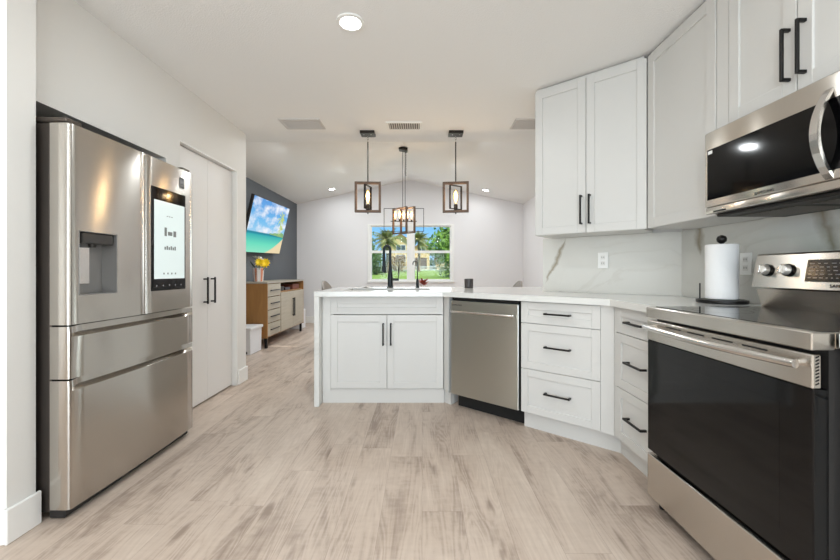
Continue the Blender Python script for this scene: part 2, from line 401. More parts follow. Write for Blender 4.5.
# living room window
bm = new_bm(); fw = .045
box(bm, WX0, WX0+.06, YF-.02, YF+.10, WZ0, WZ1, .004, 1); box(bm, WX1-.06, WX1, YF-.02, YF+.10, WZ0, WZ1, .004, 1)
box(bm, WX0+.06, WX1-.06, YF-.02, YF+.10, WZ1-.03, WZ1); box(bm, WX0-.0, WX1+.0, YF-.04, YF+.10, WZ0, WZ0+.04, .005, 1)
MX0, MX1 = -.29, -.175
box(bm, MX0, MX1, YF-.01, YF+.10, WZ0+.04, WZ1-.03, .004, 1)
wn_ = struct('window_1', bm, M_TRIM, 'double white window over the lawn')
for (x0, x1) in ((WX0+.06, MX0), (MX1, WX1-.06)):
    bm = new_bm()
    for (z0, z1) in ((WZ0+.041, 1.475), (1.476, WZ1-.031)):
        box(bm, x0, x0+.025, YF+.02, YF+.06, z0, z1); box(bm, x1-.025, x1, YF+.02, YF+.06, z0, z1)
        box(bm, x0+.025, x1-.025, YF+.02, YF+.06, z0, z0+.03); box(bm, x0+.025, x1-.025, YF+.02, YF+.06, z1-.022, z1)
    s = obj('window_sash', bm, M_TRIM, wn_)
    bm = new_bm(); box(bm, x0+.02, x1-.02, YF+.035, YF+.04, WZ0+.06, WZ1-.05); obj('pane', bm, M_PANE, s)

# ------------------------------------------------------------------ cabinets
def shaker(bm, x0, x1, z0, z1, y=0, st=.055, dep=.019):
    """shaker panel with its front face at local y"""
    box(bm, x0, x0+st, y, y+dep, z0, z1, .0015, 1); box(bm, x1-st, x1, y, y+dep, z0, z1, .0015, 1)
    box(bm, x0+st, x1-st, y, y+dep, z0, z0+st, .0015, 1); box(bm, x0+st, x1-st, y, y+dep, z1-st, z1, .0015, 1)
    box(bm, x0+st-.002, x1-st+.002, y+.008, y+dep, z0+st-.002, z1-st+.002)
def pull(parent, x, z, length, vertical, y=0):
    bm = new_bm(); h = length/2; w = .0055
    if vertical:
        box(bm, x-w, x+w, y-.036, y-.025, z-h, z+h, .0015, 1)
        for s in (-1, 1): box(bm, x-w, x+w, y-.03, y, z+s*(h-.006)-.0055, z+s*(h-.006)+.0055)
    else:
        box(bm, x-h, x+h, y-.036, y-.025, z-w, z+w, .0015, 1)
        for s in (-1, 1): box(bm, x+s*(h-.006)-.0055, x+s*(h-.006)+.0055, y-.03, y, z-w, z+w)
    return obj('handle', bm, M_BLACK, parent)
def front(parent, name, x0, x1, z0, z1, handle=None, st=.055):
    bm = new_bm(); g = .0018; shaker(bm, x0+g, x1-g, z0+g, z1-g, 0, st)
    d = obj(name, bm, M_CAB, parent)
    if handle: pull(d, *handle)
    return d
ZT = .915; CT = .038; ZU = ZT-CT-.001   # counter top, thickness, underside
DZ = (.872, .727, .416, .117)
G_BASE = 'white shaker base cabinets'
# sink base in the peninsula
cab = thing('sink_base_cabinet', 'white shaker sink cabinet with two doors in the peninsula', 'cabinet', (-.747, 3.142, 0), 0, G_BASE)
W = .922
bm = new_bm()
box(bm, 0, .018, .021, .60, .10, ZU); box(bm, W-.018, W, .021, .60, .10, ZU); box(bm, 0, W, .021, .60, .10, .118); box(bm, 0, W, .585, .60, .10, ZU)
box(bm, 0, W, .021, .04, ZU-.03, ZU); box(bm, -.068, 0, .004, .021, .10, ZU); box(bm, -.068, -.05, .021, .60, .0, ZU)
obj('body', bm, M_CAB, cab)
bm = new_bm(); box(bm, -.068, W+.005, .014, .03, 0, .113); obj('toe_kick', bm, M_CAB, cab)
front(cab, 'drawer_front', 0, W, .725, .872)
front(cab, 'door', 0, W/2, .117, .722, (W/2-.03, .566, .18, True))
front(cab, 'door', W/2, W, .117, .722, (W/2+.032, .566, .18, True))
# peninsula back panel
bm = new_bm(); box(bm, -.815, .35, 3.76, 3.78, 0, ZU); tag(obj('peninsula_back_panel', bm, M_CAB), 'white panel closing the back of the peninsula', 'panel')
# filler between sink cabinet and dishwasher
bm = new_bm(); prism(bm, [(.1785, 3.146), (.212, 3.052), (.236, 3.078), (.30, 3.155), (.1785, 3.20)], .112, ZU)
prism(bm, [(.1825, 3.168), (.232, 3.112), (.262, 3.142), (.30, 3.20), (.1825, 3.22)], 0, .111)
tag(obj('corner_filler', bm, M_CAB), 'narrow white filler post left of the dishwasher', 'filler panel')

A = Vector((.225, 3.04, 0))
def along(t, d=0): p = A+U*t+N*d; return (p.x, p.y, 0)
# dishwasher
dw = thing('dishwasher', 'stainless steel dishwasher set at an angle under the white counter', 'dishwasher', along(.002), ANG)
bm = new_bm(); box(bm, .006, .590, .035, .57, .125, ZU-.006); obj('tub', bm, M_DARK, dw)
bm = new_bm(); box(bm, .005, .585, -.006, .03, .117, .848, .005, 2); d = obj('door', bm, M_DWSTEEL, dw)
bm = new_bm(); tube(bm, [(.03, -.028, .765), (.10, -.040, .768), (.295, -.045, .769), (.49, -.040, .768), (.56, -.028, .765)], .0105, 12)
for x in (.05, .54): tube(bm, [(x, -.034, .767), (x, -.004, .767)], .007, 8)
obj('handle', bm, M_BRIGHT, d, smooth=True)
text_part('logo', 'SAMSUNG', .018, M_DARK, d, (.065, -.0068, .815), (PI/2, 0, 0))
bm = new_bm(); box(bm, .012, .597, .09, .12, 0, .122)
obj('toe_panel', bm, M_SHADOW, dw)
bm = new_bm(); box(bm, .590, .597, .002, .5, .122, ZU-.004); box(bm, .01, .58, .01, .04, .852, ZU-.002); obj('gap_strip', bm, M_SHADOW, dw)  # dark strips filling the gaps beside and above the door
# angled drawer base
DW_W = .52
def drawer_unit(label, loc, rz, width, hlen, fill=0.0, fill_left=0.0):
    c = thing('drawer_base_cabinet', label, 'cabinet', loc, rz, G_BASE)
    bm = new_bm(); box(bm, 0, width+fill_left, .021, .57, .113, ZU)
    if fill: box(bm, width, width+fill, .002, .021, .113, ZU)
    if fill_left: box(bm, 0, fill_left, .002, .021, .113, ZU)
    obj('body', bm, M_CAB, c)
    bm = new_bm(); box(bm, -.027 if fill_left else 0, width+fill+fill_left+(.024 if fill else 0), .055, .075, 0, .1125); obj('toe_kick', bm, M_CAB, c)
    for k in range(3):
        z1, z0 = DZ[k], DZ[k+1]; x0 = fill_left
        front(c, 'drawer', x0, x0+width, z0, z1, (x0+width/2, (z0+z1)/2+(.01 if k else 0), hlen, False), .05)
    return c
drawer_unit('white three-drawer base cabinet right beside the dishwasher', along(.6015), ANG, DW_W-.002, .17, fill=.0735)
drawer_unit('white three-drawer base cabinet squeezed between corner and range', (1.125, 2.2565, 0), -PI/2, .438, .17, fill_left=.027)
# base to the right of the range
c = thing('door_base_cabinet', 'white base cabinet at the right edge, past the range', 'cabinet', (1.125, 1.010, 0), -PI/2, G_BASE)
bm = new_bm(); box(bm, 0, .76, .021, .57, .113, ZU); obj('body', bm, M_CAB, c)
bm = new_bm(); box(bm, 0, .76, .055, .075, 0, .1125); obj('toe_kick', bm, M_CAB, c)
front(c, 'drawer', 0, .38, .727, .872, (.19, .80, .17, False)); front(c, 'drawer', .38, .76, .727, .872, (.57, .80, .17, False))
front(c, 'door', 0, .38, .117, .724, (.34, .6, .18, True)); front(c, 'door', .38, .76, .117, .724, (.42, .6, .18, True))

# countertops
def slab(bm, outer, holes, z0, z1):
    loops = [[Vector((p[0], p[1], 0)) for p in outer]]+[[Vector((p[0], p[1], 0)) for p in h] for h in holes]
    tris = tessellate_polygon(loops); flat = [p for lp in loops for p in lp]
    b = [bm.verts.new((p.x, p.y, z0)) for p in flat]; t = [bm.verts.new((p.x, p.y, z1)) for p in flat]
    for tr in tris: bm.faces.new([t[i] for i in tr]); bm.faces.new([b[i] for i in tr][::-1])
    k = 0
    for lp in loops:
        n = len(lp)
        for i in range(n): bm.faces.new((b[k+i], b[k+(i+1) % n], t[k+(i+1) % n], t[k+i]))
        k += n
YB = 3.98
SX0, SX1, SY0, SY1 = -.66, .07, 3.26, 3.68
bm = new_bm()
slab(bm, [(-.857, 3.055), (.161, 3.055), (1.095, 2.243), (1.095, 1.7895), (1.7005, 1.7895), (1.7005, 2.546), (.995, 3.158), (1.078, 3.272), (1.35, 3.036), (1.35, YB), (-.857, YB)],
     [[(SX0, SY0), (SX1, SY0), (SX1, SY1), (SX0, SY1)]], ZT-CT, ZT)
ct = tag(obj('countertop', bm, M_QUARTZ), 'white veined quartz countertop running from peninsula round the corner to the range', 'countertop')
bm = new_bm(); box(bm, -.857, -.8175, 3.056, YB-.001, 0.0005, ZT-CT-.0005, .002, 1); obj('waterfall_side', bm, M_QUARTZ, ct)
bm = new_bm(); box(bm, 1.095, 1.7005, .25, 1.0125, ZT-CT, ZT, .002, 1)
tag(obj('countertop', bm, M_QUARTZ), 'short piece of white quartz countertop right of the range', 'countertop')

# backsplashes
M_SPL1 = quartz_mat('marble_splash_angled', (210, 209, 204), strokes=[(.025, .97, .195, 1.36, .028)], vein=.45)
M_SPL2 = quartz_mat('marble_splash_range', (210, 209, 204), strokes=[(.175, 1.17, .145, 1.40, .05), (.95, 1.13, .85, 1.42, .055)], vein=.45)
ps = w0+U*.503-N*.004
bm = new_bm(); box(bm, 0, .953, -.018, 0, ZT+.001, 1.341)
o = tag(obj('backsplash', bm, M_SPL1, loc=(ps.x, ps.y, 0), rz=ANG), 'white marble backsplash with grey vein on the angled wall', 'backsplash')
bm = new_bm(); box(bm, 0, 2.25, 0, .0195, ZT+.001, 1.341)
tag(obj('backsplash', bm, M_SPL2, loc=(1.705, 2.528, 0), rz=-PI/2), 'white marble backsplash with grey veins behind towel roll and range', 'backsplash')

# upper cabinets
G_UP = 'white shaker wall cabinets'
UP0, UP1 = 1.342, 2.408
p = Vector((.4085, 3.251, 0))+U*.5762
UW = .734
c = thing('upper_cabinet', 'white two-door wall cabinet on the angled wall above the outlet', 'cabinet', (p.x, p.y, 0), ANG, G_UP)
bm = new_bm(); box(bm, 0, UW-.02, .021, .305, UP0, 2.43); obj('body', bm, M_CAB, c)
front(c, 'door', 0, UW/2, UP0, UP1, (UW/2-.028, 1.50, .20, True)); front(c, 'door', UW/2, UW, UP0, UP1, (UW/2+.028, 1.50, .20, True))
c = thing('upper_cabinet', 'tall white single-door wall cabinet in the corner left of the microwave', 'cabinet', (1.3975, 2.389, 0), -PI/2, G_UP)
bm = new_bm(); prism(bm, [(.005, .021), (.552, .021), (.552, .305), (.005, .305)], UP0, 2.43); obj('body', bm, M_CAB, c)
front(c, 'door', .002, .556, UP0, UP1, None, .06)
c = thing('upper_cabinet', 'short white two-door wall cabinet directly above the microwave', 'cabinet', (1.3975, 1.828, 0), -PI/2, G_UP)
bm = new_bm(); box(bm, 0, .715, .021, .305, 1.747, 2.43); box(bm, 0, .07, .002, .021, 1.747, UP1); obj('body', bm, M_CAB, c)
front(c, 'door', .071, .392, 1.747, UP1, (.364, 1.90, .20, True)); front(c, 'door', .393, .715, 1.747, UP1, (.425, 1.90, .20, True))
c = thing('upper_cabinet', 'white wall cabinet at the far right edge past the microwave', 'cabinet', (1.3975, 1.020, 0), -PI/2, G_UP)
bm = new_bm(); box(bm, 0, .76, .021, .305, UP0, 2.43); obj('body', bm, M_CAB, c)
front(c, 'door', 0, .38, UP0, UP1, (.35, 1.5, .2, True)); front(c, 'door', .38, .76, UP0, UP1, (.41, 1.5, .2, True))

# ------------------------------------------------------------------ range (local x -> world -Y, local y -> world +X)
r = thing('range', 'stainless steel electric range with black glass oven door', 'range', (1.04, 1.780, 0), -PI/2)
RW = .757
bm = new_bm(); box(bm, .004, RW-.004, .045, .655, .06, .872); obj('body', bm, M_DARK, r)
bm = new_bm(); box(bm, 0, RW, -.004, .06, .868, .916, .003, 1); box(bm, 0, .012, .06, .60, .873, .916); box(bm, RW-.012, RW, .06, .60, .873, .916); box(bm, 0, RW, .56, .60, .873, .916)
ck = obj('cooktop', bm, M_STEEL, r)
bm = new_bm(); box(bm, .012, RW-.012, .035, .56, .880, .9175); g_ = obj('glass_top', bm, M_GLASSBLK, ck)
M_RING = mat('burner_ring_print', (62, 62, 64), .2)
for (x, y, rad) in ((.2, .19, .1), (.2, .42, .075), (.56, .19, .08), (.56, .42, .1)):
    bm = new_bm(); ri = [bm.verts.new((x+math.cos(k*PI/24)*rad, y+math.sin(k*PI/24)*rad, .9178)) for k in range(48)]
    ro = [bm.verts.new((x+math.cos(k*PI/24)*(rad+.002), y+math.sin(k*PI/24)*(rad+.002), .9178)) for k in range(48)]
    for k in range(48): bm.faces.new((ri[k], ro[k], ro[(k+1) % 48], ri[(k+1) % 48]))
    obj('burner_ring', bm, M_RING, g_)
# oven door: steel band, glass, handle, side slots
bm = new_bm(); box(bm, .002, RW-.002, 0, .024, .765, .856, .003, 1);
dr = obj('oven_door', bm, M_STEEL, r)
bm = new_bm(); box(bm, .002, RW-.002, .002, .042, .262, .7645, .003, 1); obj('door_glass', bm, M_GLASSBLK, dr)
bm = new_bm(); box(bm, .10, RW-.10, .0016, .0022, .33, .70); obj('inner_window', bm, mat('oven_window_tint', (12, 12, 12), .07, spec=.32), dr)
bm = new_bm()
for k in range(9): 
    z = .775+k*.009
    xprism(bm, [(.008, z), (.017, z+.004), (.017, z+.0075), (.008, z+.0035)], RW-.003, RW-.0012)
obj('vent_slots', bm, M_SHADOW, dr)
bm = new_bm(); tube(bm, [(.03+.707*t, -.028-.034*math.sin(PI*t), .829) for t in [i/16 for i in range(17)]], .0125, 14)
for x in (.04, RW-.04): tube(bm, [(x, -.03, .829), (x, .004, .829)], .009, 8)
obj('handle', bm, M_BRIGHT, dr, smooth=True)
bm = new_bm()
for k in range(4): box(bm, .14+k*.13, .23+k*.13, -.0008, .002, .838, .843)
obj('vent_line', bm, M_SHADOW, dr)
bm = new_bm(); box(bm, .002, RW-.002, .0, .035, .054, .246, .004, 2); obj('storage_drawer', bm, M_STEEL, r)
for x in (.03, RW-.05):
    bm = new_bm(); lathe(bm, [(.014, 0), (.016, .012), (.010, .016), (.010, .062)], (x, .055, 0), 12); obj('foot', bm, M_DARK, r)
# back guard
bm = new_bm(); xprism(bm, [(.525, .918), (.655, .918), (.655, 1.0), (.50, 1.0), (.505, .985)], .006, RW-.006); obj('backguard_riser', bm, M_STEEL, r)
bm = new_bm(); xprism(bm, [(.488, 1.008), (.655, 1.0), (.655, 1.157), (.520, 1.157), (.512, 1.150)], -.004, RW+.004)
cp = obj('control_panel', bm, M_STEEL, r)
tl = math.atan2(.024, .142)
def cpp(x, z, out=0): # point on the tilted face
    yy = .488+(z-1.008)*(.024/.142); return (x, yy-out*math.cos(tl), z+out*math.sin(tl))
for x in (.065, .163, .594, .692):
    bm = new_bm(); lathe(bm, [(.027, 0), (.027, -.007), (.020, -.008)], (0, 0, 0), 24, 'y')
    k = obj('knob', bm, mat('knob_dark_chrome', (40, 38, 36), .25, .9), cp, smooth=True, loc=cpp(x, 1.083)); k.rotation_euler[0] = -tl
    bm = new_bm(); box(bm, -.006, .006, -.046, -.030, -.019, .019, .003, 2); obj('knob_grip', bm, M_BRIGHT, k)
    bm = new_bm(); lathe(bm, [(.021, -.0085), (.0205, -.028), (.018, -.031)], (0, 0, 0), 24, 'y'); obj('knob_cap', bm, mat('knob_silver', (226, 222, 216), .3, .6), k, smooth=True)
bm = new_bm(); xprism(bm, [cpp(0, 1.038, .002)[1:], cpp(0, 1.038, -.004)[1:], cpp(0, 1.125, -.004)[1:], cpp(0, 1.125, .002)[1:]], .238, .52)
ds = obj('display', bm, mat('display_black', (24, 25, 28), .15), cp)
M_PRINT = mat('panel_print', (140, 140, 142), .5)
bm = new_bm()
for row in range(5):
    x = .250
    while x < .36:
        w_ = random.uniform(.006, .02); z = 1.052+row*.014; y0 = cpp(0, z, .0026)[1]
        box(bm, x, x+w_, y0, y0+.001, z, z+.0028); x += w_+random.uniform(.008, .016)
obj('button_print', bm, M_PRINT, ds)
text_part('logo', 'SAMSUNG', .017, M_DARK, cp, cpp(.378, 1.023, .0012), (PI/2-tl, 0, 0))

# ------------------------------------------------------------------ microwave
mw = thing('microwave', 'stainless over-the-range microwave with black window', 'microwave', (1.33, 1.812, 0), -PI/2)
MW = .757; mz0, mz1 = 1.345, 1.722
bm = new_bm(); box(bm, .002, MW-.002, .03, .37, mz0+.002, mz1); obj('case', bm, M_BODY, mw)
bm = new_bm(); box(bm, 0, .62, 0, .032, mz0+.03, mz1, .006, 3); box(bm, 0, MW, .004, .034, mz0, mz0+.03, .005, 2); dd = obj('door', bm, M_STEEL, mw, smooth=True)
bm = new_bm(); box(bm, .018, .60, -.0015, .004, 1.407, 1.640, .001, 1); obj('window', bm, M_GLASSBLK, dd)
bm = new_bm(); pts = [(.555, .0+.004-.058*math.sin(PI*t)**.8, 1.375+.305*t) for t in [i/14 for i in range(15)]]
for i in range(14):
    (x, y, z), (_, y2, z2) = pts[i], pts[i+1]
    v = [bm.verts.new(q) for q in ((x-.013, y, z), (x+.013, y, z), (x+.013, y+.012, z), (x-.013, y+.012, z), (x-.013, y2, z2), (x+.013, y2, z2), (x+.013, y2+.012, z2), (x-.013, y2+.012, z2))]
    for f in ((0, 1, 5, 4), (1, 2, 6, 5), (2, 3, 7, 6), (3, 0, 4, 7)): bm.faces.new([v[j] for j in f])
    if i == 0: bm.faces.new([v[j] for j in (3, 2, 1, 0)])
    if i == 13: bm.faces.new([v[j] for j in (4, 5, 6, 7)])
bmesh.ops.remove_doubles(bm, verts=bm.verts, dist=1e-5)
obj('handle', bm, M_BRIGHT, dd)
bm = new_bm(); box(bm, .622, MW, 0, .032, mz0+.031, mz1, .004, 2); box(bm, .63, MW-.01, -.0015, .004, 1.395, 1.655); obj('control_panel', bm, M_GLASSBLK, mw)
text_part('logo', 'SAMSUNG', .017, M_DARK, dd, (.315, -.0006, 1.388), (PI/2, 0, 0))
bm = new_bm(); box(bm, .024, .05, -.0022, -.0012, 1.618, 1.633); obj('sticker', bm, M_OUTLET, dd); 
bm = new_bm(); box(bm, .02, MW-.02, .04, .36, mz0-.014, mz0+.001, .004, 1); un = obj('underside', bm, M_DARK, mw)
for (x0, x1) in ((.06, .35), (.40, .69)):
    bm = new_bm()
    for k in range(12): box(bm, x0+k*(x1-x0)/12, x0+(k+.5)*(x1-x0)/12, .10, .30, mz0-.018, mz0-.0145)
    obj('grease_filter', bm, mat('filter_metal', (120, 116, 110), .4, .8), un)
bm = new_bm(); box(bm, .05, .12, -.001+.004, .01, mz0+.003, mz0+.01); obj('vent_slot', bm, M_SHADOW, dd)

# ------------------------------------------------------------------ refrigerator (local x -> +Y, local y -> -X)
fr = thing('refrigerator', 'stainless french-door refrigerator with water dispenser and touch screen', 'refrigerator', (-1.52, 1.660, 0), PI/2)
FW = .90
def bow(x): # convex front
    u = (x-FW/2)/(FW/2); return -.012*(1-u*u)
def door_outline(x0, x1, dep=.085, r0=.012):
    pts = [(x0, dep), (x0, bow(x0)+r0), (x0+.004, bow(x0)+.004)]
    n = 14
    for i in range(n+1):
        x = x0+.012+(x1-x0-.024)*i/n; pts.append((x, bow(x)))
    pts += [(x1-.004, bow(x1)+.004), (x1, bow(x1)+r0), (x1, dep)]
    return pts
def fdoor(x0, x1, z0, z1):
    bm = new_bm(); prism(bm, door_outline(x0, x1), z0, z1); return bm
bm = new_bm(); box(bm, .012, FW-.012, .095, .78, .03, 1.725, .004, 1); obj('body', bm, M_BODY, fr)
bm = new_bm(); box(bm, .02, FW-.02, .085, .095, .05, 1.71); obj('door_gasket', bm, M_SHADOW, fr)
ld = obj('door', fdoor(.0, .441, .846, 1.72), M_FSTEEL, fr, smooth=True)
rd = obj('door', fdoor(.446, FW, .846, 1.72), M_FSTEEL, fr, smooth=True)
def drawer_profile(z0, z1):
    bm = new_bm(); n = 14; x0, x1 = 0.0, FW
    xs = [x0, x0+.004]+[x0+.012+(x1-x0-.024)*i/n for i in range(n+1)]+[x1-.004, x1]
    def yoff(i, x):
        if i in (0, len(xs)-1): return bow(x)+.012
        if i in (1, len(xs)-2): return bow(x)+.004
        return bow(x)
    cols = []
    for i, x in enumerate(xs):
        y = yoff(i, x); rc = 0.028 if .03 < x < FW-.03 else 0.0
        prof = [(.085, z0), (y, z0), (y, z1-.045), (y+rc, z1-.028), (y+rc+.002, z1), (.085, z1)]
        cols.append([bm.verts.new((x, p[0], p[1])) for p in prof])
    for i in range(len(cols)-1):
        for k in range(6): bm.faces.new((cols[i][k], cols[i+1][k], cols[i+1][(k+1) % 6], cols[i][(k+1) % 6]))
    bm.faces.new(cols[0][::-1]); bm.faces.new(cols[-1]); return bm
obj('drawer', drawer_profile(.612, .838), M_FSTEEL, fr, smooth=True)
obj('drawer', drawer_profile(.048, .604), M_FSTEEL, fr, smooth=True)
bm = new_bm(); box(bm, .01, FW-.01, .03, .10, .005, .045, .006, 1); obj('kick_plate', bm, M_DARK, fr)
for x in (0.005, FW-.085):
    bm = new_bm(); box(bm, x, x+.08, .02, .17, 1.7265, 1.748, .004, 1); obj('hinge_cover', bm, M_BODY, fr)
# dispenser
dx0, dx1, dz0, dz1 = .042, .250, .972, 1.260
bpy.context.view_layer.update()
cut(ld, dx0, dx1, -.03, .070, dz0, dz1)
M_DISP = mat('dispenser_grey', (150, 148, 146), .3, .6)
bm = new_bm(); t = .003
box(bm, dx0, dx1, .066, .070, dz0, dz1); box(bm, dx0, dx0+t, -.004, .066, dz0, dz1); box(bm, dx1-t, dx1, -.008, .066, dz0, dz1)
box(bm, dx0+t, dx1-t, -.008, .066, dz0, dz0+t); box(bm, dx0+t, dx1-t, -.008, .066, dz1-t, dz1)
dp = obj('dispenser_recess', bm, M_DISP, ld)
bm = new_bm(); box(bm, .062, .236, .0, .060, dz1-.055, dz1-.004, .006, 2); lathe(bm, [(.014, 1.19), (.018, 1.21)], (.15, .03, 0), 14); obj('nozzle', bm, mat('dispenser_dark', (70, 68, 66), .3, .5), dp)
bm = new_bm(); box(bm, .07, .125, .02, .028, 1.02, 1.19, .003, 1); obj('paddle', bm, M_BRIGHT, dp)
# screen
sx0, sx1, sz0, sz1 = .484, .790, .967, 1.558
bm = new_bm(); box(bm, sx0, sx1, -.016, .004, sz0, sz1, .002, 1); sc_ = obj('touch_screen', bm, M_GLASSBLK, rd)
bm = new_bm(); box(bm, sx0+.018, sx1-.014, -.0172, -.0158, 1.035, 1.485); dsp = obj('display', bm, mat('screen_glow', (200, 212, 212), .2, emit=.34, emit_rgb=(214, 226, 224)), sc_)
M_ICON = mat('screen_icons', (110, 116, 116), .4)
def icon(*a_): bm = new_bm(); box(bm, *a_); obj('screen_icon', bm, M_ICON, dsp)
cx = (sx0+sx1)/2
for (x0, x1, z0, z1) in ((-.05, -.03, 1.285, 1.335), (-.02, .02, 1.29, 1.312), (.03, .055, 1.285, 1.32)): icon(cx+x0, cx+x1, -.0180, -.0173, z0, z1)
for k in range(6): icon(cx-.05+k*.018, cx-.038+k*.018, -.0180, -.0173, 1.205, 1.222+.006*(k % 2))
for k in range(4): icon(cx-.06+k*.035, cx-.05+k*.035, -.0180, -.0173, 1.06, 1.07)
for k in range(3): icon(cx-.03+k*.02, cx-.018+k*.02, -.0180, -.0173, 1.40, 1.404)
bm = new_bm()
bm.free()
for k in range(5):
    bm = new_bm(); box(bm, sx0+.035+k*.055, sx0+.043+k*.055, -.0168, -.0161, .992, 1.0); obj('touch_key', bm, M_PRINT, sc_)
bm = new_bm(); box(bm, .742, .788, bow(.765)-.003, bow(.765)+.0025, 1.60, 1.665); st_ = obj('sticker', bm, mat('sticker_dark', (60, 60, 60), .4), rd)
bm = new_bm(); y_ = bow(.765)-.0036
box(bm, .748, .782, y_, y_+.0006, 1.612, 1.618); box(bm, .748, .758, y_, y_+.0006, 1.625, 1.655); box(bm, .772, .782, y_, y_+.0006, 1.625, 1.655); box(bm, .758, .772, y_, y_+.0006, 1.635, 1.642)
obj('sticker_print', bm, M_PRINT, st_)

# ------------------------------------------------------------------ sink, faucet and things on the counter
bm = new_bm(); zt = ZT-CT-.001; e = .004
box(bm, SX0-e, SX0, SY0-e, SY1+e, .70, zt); box(bm, SX1, SX1+e, SY0-e, SY1+e, .70, zt); box(bm, SX0, SX1, SY0-e, SY0, .70, zt); box(bm, SX0, SX1, SY1, SY1+e, .70, zt); box(bm, SX0-e, SX1+e, SY0-e, SY1+e, .696, .70)
sk = tag(obj('sink', bm, mat('sink_steel', (168, 168, 166), .3, 1)), 'undermount stainless sink bowl in the peninsula counter', 'sink')
bm = new_bm(); lathe(bm, [(.045, .7005), (.045, .703), (.03, .704)], (-.3, 3.47, 0), 20); obj('drain', bm, M_BRIGHT, sk)
M_FAUC = mat('matte_black_faucet', (26, 34, 38), .35, .5)
fc = thing('faucet', 'tall matte black pull-down kitchen faucet beside the sink', 'faucet', (-.315, 3.82, ZT+.001))
bm = new_bm(); lathe(bm, [(.034, 0), (.034, .006), (.027, .012), (.026, .10), (.020, .16), (.015, .20), (.014, .26)], (0, 0, 0), 20); obj('body', bm, M_FAUC, fc, smooth=True)
bm = new_bm(); pts = [(0, 0, .255), (0, 0, .33)]+[(-.031+.031*math.cos(t), 0, .37+.045*math.sin(t)) for t in [PI*i/12 for i in range(13)]]+[(-.062, 0, .33)]
tube(bm, pts, .013, 12); obj('spout', bm, M_FAUC, fc, smooth=True)
bm = new_bm(); lathe(bm, [(.019, .15), (.021, .17), (.016, .23), (.014, .335)], (-.062, 0, 0), 16); obj('spray_head', bm, M_FAUC, fc, smooth=True)
bm = new_bm(); tube(bm, [(.02, 0, .08), (.085, 0, .08)], .013, 10); tube(bm, [(.08, 0, .08), (.082, 0, .20)], .004, 8); obj('lever', bm, M_FAUC, fc, smooth=True)
ft = thing('water_tap', 'slim black filtered-water tap right of the tall faucet', 'tap', (-.045, 3.80, ZT+.001))
bm = new_bm(); lathe(bm, [(.022, 0), (.022, .005), (.015, .01), (.014, .075), (.006, .09)], (0, 0, 0), 16); obj('body', bm, M_FAUC, ft, smooth=True)
bm = new_bm(); tube(bm, [(0, 0, .085), (0, 0, .24)]+[(-.022+.022*math.cos(t), -.0, .24+.022*math.sin(t)) for t in [PI*i/8 for i in range(9)]]+[(-.044, 0, .225)], .005, 8); obj('spout', bm, M_FAUC, ft, smooth=True)
bm = new_bm(); lathe(bm, [(.035, 0), (.041, .004), (.043, .088), (.037, .09), (.036, .02)], (0, 0, 0), 24)
cu_ = tag(obj('candle_cup', bm, mat('charcoal_ceramic', (62, 58, 58), .4), loc=(.45, 3.70, ZT+.001), smooth=True), 'small charcoal cup standing alone on the peninsula counter', 'cup')
bm = new_bm(); lathe(bm, [(.024, 0), (.024, .004), (.004, .006), (.003, .012)], (-.55, 3.78, ZT+.001), 14)
tag(obj('sink_stopper', bm, M_GUN, smooth=True), 'small dark sink stopper on the counter behind the sink', 'stopper')

pt = thing('paper_towel_holder', 'black stand holding the white paper towel roll', 'paper towel holder', (1.545, 1.985, ZT+.001))
bm = new_bm(); lathe(bm, [(.105, 0), (.11, .004), (.11, .016), (.1, .019)], (0, 0, 0), 40); obj('base', bm, M_BLACK, pt, smooth=True)
bm = new_bm(); lathe(bm, [(.008, .0195), (.008, .305), (.013, .309), (.021, .318), (.023, .330), (.018, .342), (.006, .349)], (0, 0, 0), 20); obj('post', bm, M_BLACK, pt, smooth=True)
bm = new_bm(); tube(bm, [(-.072, .056, .018), (-.072, .056, .10)], .0035, 8); obj('tension_rod', bm, M_BLACK, pt)
bm = new_bm()
ring = [(.0135, .021), (.068, .021), (.0705, .024), (.0705, .297), (.068, .30), (.0135, .30)]
lathe(bm, ring, (0, 0, 0), 48, 'z', True)
tag(obj('paper_towel_roll', bm, M_PAPER, loc=(1.545, 1.985, ZT+.001), smooth=True), 'white paper towel roll on the black stand by the range', 'paper towel')

def outlet(label, loc, rz):
    t = thing('wall_outlet', label, 'outlet', loc, rz, 'backsplash outlets')
    bm = new_bm(); box(bm, -.036, .036, -.006, 0, -.058, .058, .002, 2); obj('cover_plate', bm, M_OUTLET, t)
    for z in (-.022, .022):
        bm = new_bm(); box(bm, -.016, .016, -.0075, -.0062, z-.014, z+.014, .0005, 1); s = obj('socket', bm, mat('socket_plastic', (222, 221, 218), .4), t)
        bm = new_bm(); box(bm, -.008, -.0055, -.0082, -.0076, z-.004, z+.006); box(bm, .0055, .008, -.0082, -.0076, z-.004, z+.006); obj('slot', bm, M_SHADOW, s)
    return t
q = w0+U*.9765-N*.0222
outlet('white double outlet on the angled backsplash under the two-door cabinet', (q.x-.01, q.y+.0, 1.158), ANG)
outlet('white double outlet between the paper towel roll and the range', (1.7045, 2.022, 1.118), -PI/2)

